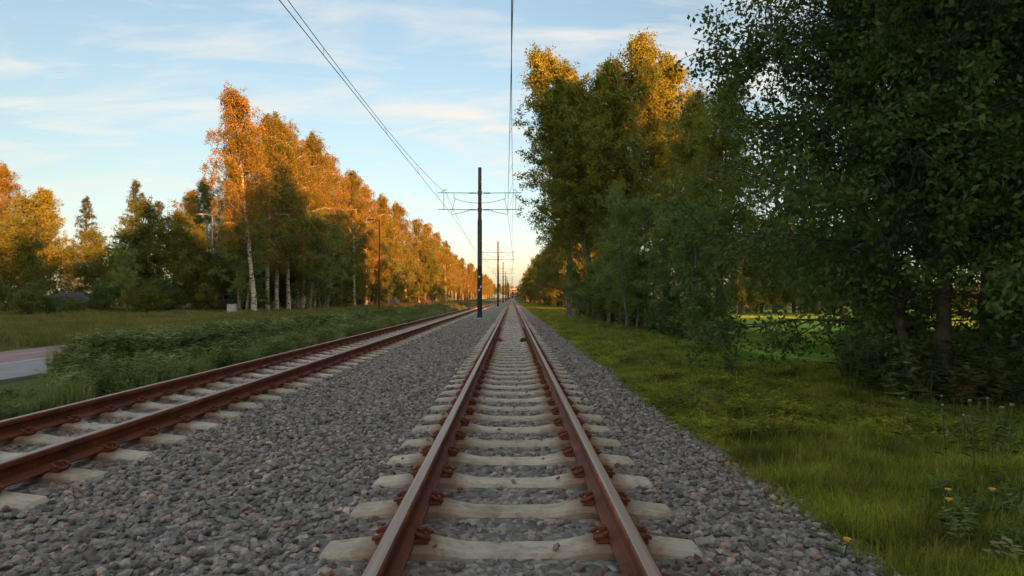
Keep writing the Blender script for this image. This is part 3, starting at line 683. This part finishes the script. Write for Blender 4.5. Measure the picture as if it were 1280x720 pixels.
for i, (q, Y_, H_, lb) in enumerate([(728, 43, 3.6, 'low pale bush at the left foot of the slender orange-leaved tree'), (748, 39, 4.2, 'low pale bush between the leaning trunk and the track verge'), (775, 34, 3.8, 'low pale bush before the straight brown trunks'), (808, 31, 3.4, 'low pale bush beside the pale green young tree')]):
    tree('young_tree', 'young%d' % (i % 2), px(q, Y_), Y_, H_, i * 2.3, lb, 'young tree', 'young trees in the thicket on the right', wide=1.9)
k = 0
for Y_ in np.cumsum(np.concatenate([[62], rng.uniform(4.5, 8, 52)])):
    x = 7.2 + rng.normal(0, .7) + (k % 3) * 1.6
    pr = ('poplar1', 'round0', 'birch1', 'poplar2', 'round1')[k % 5]
    tree('verge_tree', pr, x, float(Y_), float(rng.uniform(9.5, 13)), float(rng.uniform(0, 6)), 'green tree in the far run along the right of the tracks', 'tree', 'far trees right of the tracks', wide=1.0 if pr[0] == 'r' else 1.25); k += 1

# woods that read as one mass (or stand outside the frame and shade the line)
def woods(name, items, protos, label):
    pts = np.array([(x, y, float(gz(x, y))) for x, y, h in items]); n = len(items)
    h = np.array([i[2] for i in items])
    # one source per tree shape: trunk and crown joined
    srcs = []
    for p, H0 in protos:
        tr, cr = PT[p]; me = bpy.data.meshes.new(name + '_' + p)
        import bmesh
        bm = bmesh.new(); bm.from_mesh(cr); nc = len(bm.faces); bm.from_mesh(tr)
        bm.faces.ensure_lookup_table()
        for f in bm.faces[nc:]: f.material_index = 1
        bm.to_mesh(me); bm.free(); me.materials.append(cr.materials[0]); me.materials.append(tr.materials[0]); srcs.append(me)
    H0 = np.mean([q for _, q in protos])
    return scatter(name, pts, np.stack([np.zeros(n), np.zeros(n), rng.uniform(0, 6.28, n)], 1), np.stack([h / H0 * 1.25, h / H0 * 1.25, h / H0], 1), srcs, label, cat='woods')
it = []
for y in np.arange(85, 760, 7): it += [(-27 + rng.normal(0, 1.5), y, rng.uniform(11, 15)), (-35 + rng.normal(0, 2), y + 3, rng.uniform(11, 14))]
for x in np.arange(-90, -20, 3): it.append((x, 92 + rng.normal(0, 4), rng.uniform(6.0, 8.5)))
woods('left_woods', it, [('poplar0', 18), ('birch1', 17), ('round0', 13), ('round1', 13)], 'woodland behind the left hand birch row')
it = []
for y in np.arange(110, 760, 8): it += [(14 + rng.normal(0, 1.5), y, rng.uniform(9, 12)), (20 + rng.normal(0, 2), y + 3, rng.uniform(9, 12))]
for x in np.arange(12, 110, 3): it.append((x, 100 + rng.normal(0, 3), rng.uniform(5.5, 7.5)))
woods('right_woods', it, [('poplar1', 18), ('round0', 13), ('round1', 13)], 'woodland on the far right beyond the green field')
it = [(x, 790 + rng.normal(0, 12), rng.uniform(13, 20)) for x in np.arange(-90, 90, 5)]
woods('distant_woods', it, [('poplar1', 18), ('poplar2', 18)], 'distant woodland where the tracks end at the horizon')
# the tree belt behind and right of the camera that keeps the line in shade
it = []
for k_ in range(2):
    for y in np.arange(-75, 26, 4.5): it.append((34 + k_ * 5 + rng.normal(0, 1), y + k_ * 2, rng.uniform(10.5, 13)))
for k_ in range(2):
    for y in np.arange(-85, 7, 4.0): it.append((13 + k_ * 5 + rng.normal(0, 1), y - 1, rng.uniform(17, 19.5)))
it += [(19, 10, 21), (20, 15, 20), (14, 2, 21), (19, 4, 21), (11.2, .5, 14), (10, -4, 13)]  # extra unseen trees added to shade the birches and the near trunk
for x in np.arange(41, 78, 4.): it.append((x, 37 + rng.normal(0, 1), rng.uniform(17, 19)))  # unseen row added to shade the trees behind the field
woods('belt_woods', it, [('birch1', 17), ('poplar2', 18), ('poplar1', 18)], 'unseen tree belt right of and behind the camera, filled out for shade')

# ------------------------------------------------------------------ tracks
RP = [(-.063, .022), (-.063, .031), (-.020, .045), (-.009, .058), (-.009, .118), (-.033, .132), (-.034, .160), (-.026, .169), (-.012, .172),
      (.012, .172), (.026, .169), (.034, .160), (.033, .132), (.009, .118), (.009, .058), (.020, .045), (.063, .031), (.063, .022)]
def rail(x, label):
    seg = list(np.arange(-14, 60, 2.0)) + list(np.arange(60, 700, 10.)) + [700]
    n = len(RP); vs = []; fs = []; top = []
    for y in seg:
        for p, q in RP[::-1]: vs.append((p, y, q))
    for i in range(len(seg) - 1):
        for j in range(n): fs.append((i * n + j, i * n + (j + 1) % n, (i + 1) * n + (j + 1) % n, (i + 1) * n + j))
    fs += [tuple(range(n - 1, -1, -1)), tuple((len(seg) - 1) * n + j for j in range(n))]
    o = MB().add(vs, fs).build('rail', M['rust']); o.location = (x, 0, 0)
    o.data.materials.append(M['rail_top'])
    for f in o.data.polygons:
        if abs(f.normal.z) > .4 and f.center.z > .165: f.material_index = 1
    return tag(o, label, 'rail', 'rails of the two tracks')
rail(-G2, 'left rail of the nearer track that runs straight ahead')
rail(G2, 'right rail of the nearer track, beside the grassy verge')
rail(XT[1] - G2, 'outer rail of the left track, beside the weedy bank')
rail(XT[1] + G2, 'inner rail of the left track, nearest the steel poles')

def sleeper_mesh():
    # stations across the sleeper: (x, half width at top, top z)
    st = [(-.925, .085, -.035), (-.90, .10, -.012), (-.68, .105, .012), (-.63, .108, .019), (-.42, .108, .019), (-.36, .100, .012), (-.22, .092, -.012), (0, .090, -.016),
          (.22, .092, -.012), (.36, .100, .012), (.42, .108, .019), (.63, .108, .019), (.68, .105, .012), (.90, .10, -.012), (.925, .085, -.035)]
    vs = []; fs = []
    for x, w, z in st:
        vs += [(x, -w - .03, -.2), (x, -w - .006, z - .02), (x, -w + .012, z), (x, w - .012, z), (x, w + .006, z - .02), (x, w + .03, -.2)]
    for i in range(len(st) - 1):
        for j in range(6):
            a, b = i * 6 + j, i * 6 + (j + 1) % 6
            fs.append((a, a + 6, b + 6, b))
    fs += [tuple(range(0, 6)), tuple(range((len(st) - 1) * 6 + 5, (len(st) - 1) * 6 - 1, -1))]
    return vs, fs
sv, sf = sleeper_mesh()
SM = MB().add(sv, sf).mesh('sleeper', M['concrete'])
def clip_mesh():
    m = MB()
    m.box(-.035, .035, -.055, .055, .018, .040, .006)                 # angled guide plate
    m.tube([(-.045, -.045, .045), (-.010, -.062, .060), (.020, -.050, .072), (.026, -.020, .060), (.0, -.012, .055), (.0, .012, .055), (.026, .020, .060), (.020, .050, .072), (-.010, .062, .060), (-.045, .045, .045)], .011, 6)
    m.tube([(.0, 0, .03), (.0, 0, .088)], .013, 6); m.tube([(.0, 0, .070), (.0, 0, .084)], .022, 6)
    return m.mesh('rail_clip', M['rust'])
CM = clip_mesh()
ordn = ['nearest', 'second', 'third', 'fourth', 'fifth', 'sixth', 'seventh', 'eighth', 'ninth', 'tenth', 'eleventh', 'twelfth']
for ti, (xt, yo, nm) in enumerate(((XT[0], YOFF[0], 'nearer track'), (XT[1], YOFF[1], 'left track'))):
    for k in range(-1 if ti == 0 else 0, 148):
        y = SL_Y0 + yo + k * SL_P
        o = link(bpy.data.objects.new('sleeper', SM)); o.location = (xt + rng.normal(0, .006), y, rng.normal(0, .002)); o.rotation_euler.z = rng.normal(0, .006)
        j = k if ti == 0 else k - 1
        if k < 0: lb = 'sleeper just out of the bottom edge in the nearer track'
        elif 0 <= j < 12: lb = '%s pale concrete sleeper from the bottom of the view in the %s' % (ordn[j], nm)
        elif j < 0: lb = 'sleeper cut by the left edge of the view in the left track'
        elif k < 60: lb = 'pale concrete sleeper in the middle stretch of the %s' % nm
        else: lb = 'small distant concrete sleeper in the far stretch of the %s' % nm
        tag(o, lb, 'sleeper', 'concrete sleepers of the %s' % nm)
        if y < 26:
            for sx in (-G2, G2):
                for s in (-1, 1):
                    c = link(bpy.data.objects.new('rail_clip', CM), o); c.location = (sx + s * .092, 0, 0); c.rotation_euler.z = 0 if s < 0 else math.pi
    m = MB(); y = SL_Y0 + yo + 148 * SL_P
    while y < 600:
        m.box(xt - .92, xt + .92, y - .1, y + .1, -.1, .012); y += SL_P
    tag(m.build('distant_sleeper', M['concrete']), 'far sleepers of the %s merging with distance' % nm, 'sleepers', kind='stuff')
M['dull_wall'] = mottled('dull_wall', (.09, .085, .085), (.13, .12, .12), 1, .9, 0)
e = empty('distant_building', (2.5, 735, 0))
MB().box(-7, 7, 0, 10, -1, 10).build('walls', M['dull_wall'], e); MB().box(-7.4, 7.4, -.4, 10.4, 10.01, 10.8).build('roof', M['cab_grey'], e)
for i in range(3):
    for j in range(4): MB().box(-5.6 + j * 3, -4.0 + j * 3, -.06, .05, 1.5 + i * 3.4, 3.1 + i * 3.4).build('window', M['glass_dark'], e)
tag(e, 'small grey building far off where the tracks end', 'building')
# small boxes clamped beside the rails
for x, w, lb in ((.36, .13, 'dark cable box inside the right rail of the nearer track'), (-.38, .16, 'rusty flat cable box inside the left rail of the nearer track')):
    e = empty('cable_box', (x, 18.6, .0))
    MB().box(-w, w * .6, -.08, .10, -.01, .085, .01).build('housing', M['black_steel'] if x > 0 else M['rust'], e)
    MB().box(-w * .6, w * .3, -.05, .07, .0855, .105, .006).build('lid', M['black_steel'] if x > 0 else M['rust'], e)
    MB().tube([(w * .55, 0, .03), (.11 if x > 0 else .1, .1, .02), (.13, .25, .03)], .012, 6).build('cable', M['black_steel'], e)
    tag(e, lb, 'cable box')

# ------------------------------------------------------------------ catenary
PX, PY0, PDY = -1.87, 39.4, 52.
ZM, ZC = 7.27, 6.0
def pole(k, label):
    y = PY0 + k * PDY; s = 1 if k % 2 == 0 else -1
    e = empty('catenary_pole', (PX, y, 0))
    MB().box(-.31, .31, -.31, .31, -.12, .035, .015).build('concrete_base', M['pale_concrete'], e)
    m = MB(); m.tube([(0, 0, .035), (0, 0, 5.62)], .132, 20); m.tube([(0, 0, 5.62), (0, 0, 5.85), (0, 0, 8.72)], [.132, .108, .10], 20)
    m.tube([(0, 0, 8.72), (0, 0, 8.76)], [.105, .09], 20)
    m.build('pole_shaft', M['pole_steel'], e, smooth=False)
    m = MB(); m.tube([(0, 0, .036), (0, 0, 3.0)], .137, 20); m.tube([(0, 0, .036), (0, 0, .09)], .19, 20)
    for a in range(4): m.tube([(.16 * math.cos(a * 1.571 + .785), .16 * math.sin(a * 1.571 + .785), .05), (.16 * math.cos(a * 1.571 + .785), .16 * math.sin(a * 1.571 + .785), .16)], .02, 6)
    m.build('pole_lower_dark', M['black_steel'], e)  # black lower stretch of the pole, with foot ring and bolts
    for (dx, z, w) in ((-.02, 2.40, .05), (.07, 1.83, .045), (-.02, 1.64, .05)):
        MB().box(dx - w, dx + w, -.150, -.142, z - .06, z + .06).build('number_plate', M['plate'], e)
    for z, nm in ((ZM, 'upper_arm'), (6.30, 'lower_arm')):
        for q in (-1, 1):
            MB().tube([(q * .10, 0, z), (q * 2.42, 0, z + .02)], .020, 8).build(nm, M['galv'], e)
            m = MB(); m.tube([(q * .22, 0, z), (q * .62, 0, z)], .030, 8)
            for t in range(6): m.tube([(q * (.27 + t * .06), 0, z), (q * (.285 + t * .06), 0, z)], .052, 10)
            m.build('insulator', M['insul'], e)
            MB().tube([(q * .09, 0, z - .1), (q * .09, 0, z + .1)], .045, 8).build('arm_clamp', M['galv'], e)
    cx = 1.62 if s > 0 else 2.1
    for q in (-1, 1):
        MB().tube([(q * (cx - .95), 0, 6.24), (q * (cx - .5), 0, 6.12), (q * cx, 0, ZC + .02)], .017, 6).build('steady_arm', M['galv'], e)
        MB().tube([(q * (cx - .95), 0, 6.30), (q * (cx - .95), 0, 6.22)], .026, 6).build('steady_clamp', M['galv'], e)
        MB().tube([(q * 2.09, 0, ZM + .02), (q * 2.09, 0, 6.32)], .014, 6).build('drop_rod', M['galv'], e)
        MB().tube([(q * 2.2, 0, ZM + .02), (q * 2.12, 0, ZM + .16), (q * 1.98, 0, ZM + .2), (q * 1.92, 0, ZM + .14)], .018, 6).build('wire_hook', M['galv'], e)
        MB().tube([(q * 1.50, 0, ZM), (q * 1.50, 0, 6.97)], .014, 6).build('short_rod', M['galv'], e)
        MB().tube([(q * 1.43, 0, 6.95), (q * (cx + .02), 0, ZC + .1)], .010, 6).build('hanger', M['wire'], e)
    pts = []
    for i in range(13):
        u = -1.5 + 3.0 * i / 12; pts.append((u, -.16 if abs(u) < .3 else -.16 * (1 - (abs(u) - .3) / 1.2), 6.66 + .30 * (u / 1.5) ** 2))
    MB().tube(pts, .014, 6).build('jumper_cable', M['wire'], e)
    return tag(e, label, 'catenary pole', 'catenary poles between the two tracks')
plb = ['nearest and tallest dark steel pole with crossarms between the tracks', 'second dark pole from the front between the tracks', 'third dark pole between the tracks', 'fourth dark pole between the tracks']
for k in range(-1, 12):
    pole(k, 'dark catenary pole behind the camera' if k < 0 else plb[k] if k < 4 else 'far catenary pole merging with its neighbours at the horizon')
def wires(q, side):
    """q = -1 left track, +1 nearer track"""
    cm = MB(); mm = MB(); dr = MB()
    cp = []; mp_ = []
    for k in range(-1, 11):
        ya = PY0 + k * PDY; s = 1 if k % 2 == 0 else -1
        xa = PX + q * (1.62 if s > 0 else 2.1); xb = PX + q * (2.1 if s > 0 else 1.62)
        for i in range(16):
            t = i / 16; y = ya + t * PDY
            cp.append((xa + (xb - xa) * t, y, ZC)); u = 2 * t - 1
            xm = (PX + q * 1.95) * 1.0
            mp_.append((PX + q * (1.95 - .09 * (1 - u * u)), y, 6.14 + (ZM + .02 - 6.14) * u * u))
            if i % 2 == 0: dr.tube([cp[-1], mp_[-1]], .004, 4)
    c = cm.tube(cp, .0085, 6).build('contact_wire', M['wire'])
    tag(c, 'lower overhead contact wire above the %s' % side, 'overhead wire', 'overhead wires')
    m = mm.tube(mp_, .0075, 6).build('messenger_wire', M['wire'])
    dr.build('dropper', M['wire'], m)
    tag(m, 'upper sagging carrier wire above the %s' % side, 'overhead wire', 'overhead wires')
wires(-1, 'left track'); wires(1, 'nearer track')

# ------------------------------------------------------------------ street furniture
def lamp(x, y, h, label, mat, arm=1.1):
    e = empty('street_lamp', (x, y, float(gz(x, y))))
    MB().tube([(0, 0, -.1), (0, 0, h)], [.085, .05], 10).build('post', mat, e)
    MB().tube([(0, 0, 0), (0, 0, .9)], .10, 10).build('post_base', mat, e)
    MB().tube([(0, 0, h - .05), (-arm * .5, 0, h + .06), (-arm, 0, h + .08)], .03, 8).build('arm', mat, e)
    hd = MB().extrude([(-arm - .55, h + .03), (-arm + .05, h + .02), (-arm + .05, h + .12), (-arm - .3, h + .15), (-arm - .55, h + .09)], 'y', -.13, .13).build('lamp_head', mat, e)
    MB().box(-arm - .5, -arm - .1, -.10, .10, h + .005, h + .022).build('lens', M['plate'], hd)
    return tag(e, label, 'street lamp')
lamp(px(474, 69), 69, 9.2, 'dark street lamp with short arm in front of the orange birches', M['black_steel'], .7)
lamp(px(265, 60), 60, 8.4, 'pale lamp post with arm pointing left, before the orange left birch', M['cab_grey'], .9)
# cabinet
def cabinet(x, y, w, h, label):
    e = empty('utility_cabinet', (x, y, float(gz(x, y))), .1)
    MB().box(-w / 2 - .03, w / 2 + .03, -.2, .2, -.1, .08).build('plinth', M['pale_concrete'], e)
    MB().box(-w / 2, w / 2, -.17, .17, .08, h, .01).build('housing', M['cab_grey'], e)
    MB().box(-w / 2 - .02, w / 2 + .02, -.19, .19, h, h + .04, .01).build('roof', M['cab_grey'], e)
    d = MB().box(-w / 2 + .03, w / 2 - .03, -.18, -.168, .12, h - .04).build('door', M['cab_grey'], e)
    MB().box(w / 2 - .12, w / 2 - .09, -.20, -.181, h * .5, h * .62).build('handle', M['black_steel'], d)
    return tag(e, label, 'utility cabinet')
cabinet(px(290, 50), 50, .62, .72, 'light grey utility cabinet at the foot of the birches')
# boulder
import bmesh
bm = bmesh.new(); bmesh.ops.create_icosphere(bm, subdivisions=3, radius=1)
rb = np.random.default_rng(5)
pl = [(Vector(rb.normal(size=3)).normalized(), rb.uniform(.6, .85)) for _ in range(9)]
for v in bm.verts:
    for n_, d_ in pl:
        k_ = v.co.dot(n_) - d_
        if k_ > 0: v.co -= n_ * k_ * .85
    v.co = Vector((v.co.x * .85, v.co.y * .6, v.co.z * .85 + .4)) * .95
me = bpy.data.meshes.new('boulder'); bm.to_mesh(me); bm.free(); me.materials.append(M['granite'])
bo = link(bpy.data.objects.new('boulder', me)); bo.location = (px(494, 90), 90, -.1); tag(bo, 'pinkish grey boulder beside the cycle path', 'boulder')
# dark wooden box on pale base
e = empty('planter_box', (px(532, 88), 88, float(gz(-11, 88)) + .04))
MB().box(-.66, .66, -.35, .35, -.1, .14).build('base_slab', M['plate'], e)
m = MB()
for i in range(5): m.box(-.62, .62, -.30, .30, .142 + i * .17, .142 + i * .17 + .155, .01)
m.build('box_sides', M['dark_wood'], e); MB().box(-.64, .64, -.32, .32, .995, 1.03).build('lid', M['dark_wood'], e)
tag(e, 'dark wooden box on a white base beside the path', 'box')
for q, Y_, h, lb in ((541, 86, 1.05, 'dark post right beside the dark wooden box'), (576, 84, .95, 'left one of two dark posts before the cycle path'), (583.5, 84, .95, 'right one of two dark posts before the cycle path')):
    e = empty('post', (px(q, Y_), Y_, float(gz(px(q, Y_), Y_))))
    MB().tube([(0, 0, -.1), (0, 0, h)], .055, 10).build('post_shaft', M['black_steel'], e)
    MB().tube([(0, 0, h), (0, 0, h + .05)], [.065, .03], 10).build('post_cap', M['black_steel'], e)
    tag(e, lb, 'post')

def car(x, y, rz, mat, label, est=False):
    z = float(gz(x, y))
    e = empty('parked_car', (x, y, z), rz)
    L_ = 2.2
    body = [(-L_, .32), (-L_ - .02, .62), (-L_ + .12, .78), (-1.15, .93), (-.95, .95), (1.85, .98), (2.12, .92), (L_, .60), (L_ - .05, .32)]
    m = MB(); n = len(body); vs = []
    for yy, ins in ((-.86, .05), (-.80, 0), (.80, 0), (.86, .05)):
        for p, q_ in body: vs.append((p * (1 - ins * .15), yy, q_ + (ins * .4 if q_ < .5 else -ins)))
    fs = []
    for i in range(3):
        for j in range(n): fs.append((i * n + j, i * n + (j + 1) % n, (i + 1) * n + (j + 1) % n, (i + 1) * n + j))
    fs += [tuple(range(n - 1, -1, -1)), tuple(3 * n + j for j in range(n))]
    m.add(vs, fs); m.build('body', mat, e)
    cab = [(-1.1, .93), (-.35, 1.40), (.0, 1.46), (1.3, 1.44), (2.0 if est else 1.75, .96)]
    vs = [(p, sy * (.80 if q_ < 1.2 else .64), q_) for sy in (-1, 1) for p, q_ in cab]; k_ = len(cab)
    fs = [(i, i + 1, k_ + i + 1, k_ + i) for i in range(k_ - 1)] + [tuple(range(k_ - 1, -1, -1)), tuple(k_ + i for i in range(k_))]
    MB().add(vs, fs).build('cabin', mat, e)
    for sy in (-1, 1):
        for a, b in (((-.82, -.05), (-.25, -.05)), ((.03, .85), (.03, .85)), ((.93, 1.62), (.93, 1.32))):
            vs = [(a[0], sy * .812, .985), (a[1], sy * .812, .985), (b[1], sy * .675, 1.36), (b[0], sy * .675, 1.36)]
            vs += [(p, q_ - sy * .02, r_) for p, q_, r_ in vs]
            MB().add(vs, [(0, 1, 2, 3), (7, 6, 5, 4), (0, 4, 5, 1), (1, 5, 6, 2), (2, 6, 7, 3), (3, 7, 4, 0)]).build('side_window', M['glass_dark'], e)
    MB().add([(-1.06, -.70, .985), (-1.06, .70, .985), (-.40, .58, 1.395), (-.40, -.58, 1.395), (-1.02, -.70, .965), (-1.02, .70, .965), (-.36, .58, 1.375), (-.36, -.58, 1.375)],
             [(0, 1, 2, 3), (7, 6, 5, 4), (0, 4, 5, 1), (1, 5, 6, 2), (2, 6, 7, 3), (3, 7, 4, 0)]).build('windscreen', M['glass_dark'], e)
    for wx in (-1.35, 1.35):
        for sy in (-1, 1):
            w = empty('wheel'); w.parent = e; w.location = (wx, sy * .80, .32)
            MB().tube([(0, -.10, 0), (0, .10, 0)], .32, 20).build('tyre', M['tyre'], w)
            MB().tube([(0, sy * .101, 0), (0, sy * .112, 0)], .21, 14).build('rim', M['alloy'], w)
    for sy in (-1, 1):
        MB().box(-L_ - .04, -L_ + .14, sy * .62 - .18, sy * .62 + .18, .60, .74, .02).build('headlight', M['lamp_w'], e)
        MB().box(L_ - .12, L_ + .015, sy * .66 - .12, sy * .66 + .12, .66, .86, .02).build('tail_light', M['lamp_r'], e)
    MB().box(-L_ - .05, -L_ + .1, -.7, .7, .36, .46, .02).build('front_bumper', M['plate'], e)
    return tag(e, label, 'parked car')
car(px(84, 54), 54, .25, M['car_dark'], 'dark parked car with a pale front bumper, half hidden by shrubs')
car(px(284, 59), 59, 0, M['car_grey'], 'blue-grey parked car showing behind the light grey cabinet', True)

# wild flowers on the right verge
def flower(x, y, h, mat, n, r_, label, grp):
    e = empty('wildflower', (x, y, float(gz(x, y))), random.uniform(0, 6))
    m = MB(); hd = MB()
    m.tube([(0, 0, -.02), (.02, .01, h * .5), (.03, .03, h)], .005, 5)
    for i in range(5):
        a = i * 1.3; z = h * (.1 + i * .12)
        m.add([(0, 0, z), (.05 * math.cos(a) - .02 * math.sin(a), .05 * math.sin(a) + .02 * math.cos(a), z + .03), (.12 * math.cos(a), .12 * math.sin(a), z + .03), (.05 * math.cos(a) + .02 * math.sin(a), .05 * math.sin(a) - .02 * math.cos(a), z + .03)], [(0, 1, 2, 3)])
    for i in range(n):
        a = i * 2.4; q = r_ * math.sqrt(i / n) if n > 1 else 0
        cx, cy, cz = .03 + q * math.cos(a), .03 + q * math.sin(a), h + .02 - q * .15
        if n > 1: m.tube([(.03, .03, h - r_ * .7), (cx, cy, cz)], .002, 3)
        pr = r_ * .28 if n > 1 else r_
        for j in range(9):
            b = j * .698
            hd.add([(cx, cy, cz), (cx + pr * math.cos(b - .3), cy + pr * math.sin(b - .3), cz + .012), (cx + pr * 1.15 * math.cos(b), cy + pr * 1.15 * math.sin(b), cz + .004), (cx + pr * math.cos(b + .3), cy + pr * math.sin(b + .3), cz + .012)], [(0, 1, 2, 3)])
        hd.tube([(cx, cy, cz - .005), (cx, cy, cz + .014)], [pr * .4, pr * .25], 7)
    m.build('stem', M['stem'], e); hd.build('flower_head', mat, e)
    return tag(e, label, 'wildflower', grp)
def fl_at(u, v, h):  # where the ray through a pixel meets height h above the verge
    z = -.24 + h; Y_ = 850 * (1.2 - z) / (v - 372); return px(u, Y_), Y_
for u, v, lb in ((1193, 611, 'yellow flower in the lower right grass, left one of the pair'), (1245, 613, 'yellow flower near the right edge, right one of the pair'), (1052, 661, 'yellow flower low down close to the ballast edge'), (1186, 624, 'small yellow bloom just under the yellow pair')):
    x, y = fl_at(u, v, .22); flower(x, y, .16, M['petal_y'], 1, .02, lb, 'yellow flowers in the right verge')
for i, (u, v) in enumerate([(1128, 494), (1182, 502), (1208, 497), (1240, 508), (1262, 505), (1252, 498), (1216, 512), (1170, 466)]):
    x, y = fl_at(u, v, .55); flower(x, y, random.uniform(.34, .58), M['petal_w'], 9, random.uniform(.010, .018), 'white umbel wildflower under the dark trees on the right', 'white wildflowers under the dark trees')
x, y = fl_at(763, 432, .35); flower(x, y, .38, M['petal_w'], 9, .03, 'pale flower standing alone in the verge grass near the ballast', 'pale wildflowers on the open verge')

# ------------------------------------------------------------------ camera, light, sky
cam = bpy.data.cameras.new('camera'); co = link(bpy.data.objects.new('camera', cam))
cam.sensor_width = 36; cam.lens = 850 / 1280 * 36; cam.clip_end = 6000; cam.clip_start = .05
co.location = (0, 0, 1.2); co.rotation_euler = (R(90 + .81), 0, R(0))
S.camera = co
EL, AZ = 8.5, 149.
sun = bpy.data.lights.new('sun', 'SUN'); so = link(bpy.data.objects.new('sun', sun))
sun.energy = 5.0; sun.angle = R(.6); sun.color = (1, .34, .075)
d = Vector((math.sin(R(AZ)) * math.cos(R(EL)), math.cos(R(AZ)) * math.cos(R(EL)), math.sin(R(EL))))
so.rotation_euler = d.to_track_quat('Z', 'Y').to_euler()
w = bpy.data.worlds.new('World'); S.world = w; w.use_nodes = True
nt = w.node_tree; bg = nt.nodes['Background']
sk = N(nt, 'ShaderNodeTexSky', sky_type='NISHITA'); sk.sun_disc = False; sk.sun_elevation = R(EL); sk.sun_rotation = R(AZ)
sk.air_density = 1.0; sk.dust_density = 1.0; sk.ozone_density = 1.0
tc = N(nt, 'ShaderNodeTexCoord'); sp = N(nt, 'ShaderNodeSeparateXYZ'); nt.links.new(tc.outputs['Generated'], sp.inputs[0])
def mth(op, a, b=None, c=None):
    n = N(nt, 'ShaderNodeMath', operation=op)
    for i, v in enumerate((a, b, c)):
        if v is None: continue
        if isinstance(v, (int, float)): n.inputs[i].default_value = v
        else: nt.links.new(v, n.inputs[i])
    return n.outputs[0]
zz = mth('MAXIMUM', sp.outputs[2], 0.0); den = mth('ADD', zz, .12)
cx = mth('DIVIDE', sp.outputs[0], den); cy = mth('DIVIDE', sp.outputs[1], den)
cv = N(nt, 'ShaderNodeCombineXYZ'); nt.links.new(cx, cv.inputs[0]); nt.links.new(cy, cv.inputs[1])
mp = N(nt, 'ShaderNodeMapping'); mp.inputs['Rotation'].default_value = (0, 0, R(-24)); mp.inputs['Scale'].default_value = (.8, 2.0, 1); mp.inputs['Location'].default_value = (3.1, 1.7, 0)
nt.links.new(cv.outputs[0], mp.inputs[0])
n1 = noise(nt, 1.5, 8, mp.outputs[0], .58); n1.inputs['Distortion'].default_value = .5
n2 = noise(nt, .35, 3, cv.outputs[0], .5)
cm = mth('MULTIPLY', ramp(nt, n1.outputs['Fac'], [(.47, (0, 0, 0)), (.66, (1, 1, 1))]).outputs[0], ramp(nt, n2.outputs['Fac'], [(.32, (.2, .2, .2)), (.52, (1, 1, 1))]).outputs[0])
up = ramp(nt, zz, [(.0, (0, 0, 0)), (.10, (.25, .25, .25)), (.2, (1, 1, 1)), (.6, (.8, .8, .8))]).outputs[0]
cm = mth('MULTIPLY', cm, up); cm = mth('MULTIPLY', cm, 1.0)
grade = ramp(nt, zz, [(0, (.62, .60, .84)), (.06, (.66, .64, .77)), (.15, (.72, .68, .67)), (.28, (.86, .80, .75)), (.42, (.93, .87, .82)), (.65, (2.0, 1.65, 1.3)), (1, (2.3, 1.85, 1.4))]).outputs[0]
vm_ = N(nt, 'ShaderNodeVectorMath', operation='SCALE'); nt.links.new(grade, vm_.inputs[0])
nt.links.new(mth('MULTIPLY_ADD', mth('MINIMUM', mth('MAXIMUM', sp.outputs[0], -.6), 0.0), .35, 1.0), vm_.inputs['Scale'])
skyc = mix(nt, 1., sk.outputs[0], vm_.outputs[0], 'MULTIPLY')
SKY_DBG = (2.85, 2.72, 2.50)
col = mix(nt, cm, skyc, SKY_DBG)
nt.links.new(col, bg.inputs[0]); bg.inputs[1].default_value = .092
S.view_settings.view_transform = 'Standard'; S.view_settings.look = 'None'; S.view_settings.exposure = 1.88; S.view_settings.gamma = 1
S.view_settings.use_curve_mapping = False
S.cycles.use_denoising = True
S.cycles.max_bounces = 6; S.cycles.diffuse_bounces = 3; S.cycles.transmission_bounces = 3; S.cycles.transparent_max_bounces = 4
S.cycles.use_adaptive_sampling = True; S.cycles.adaptive_threshold = .03
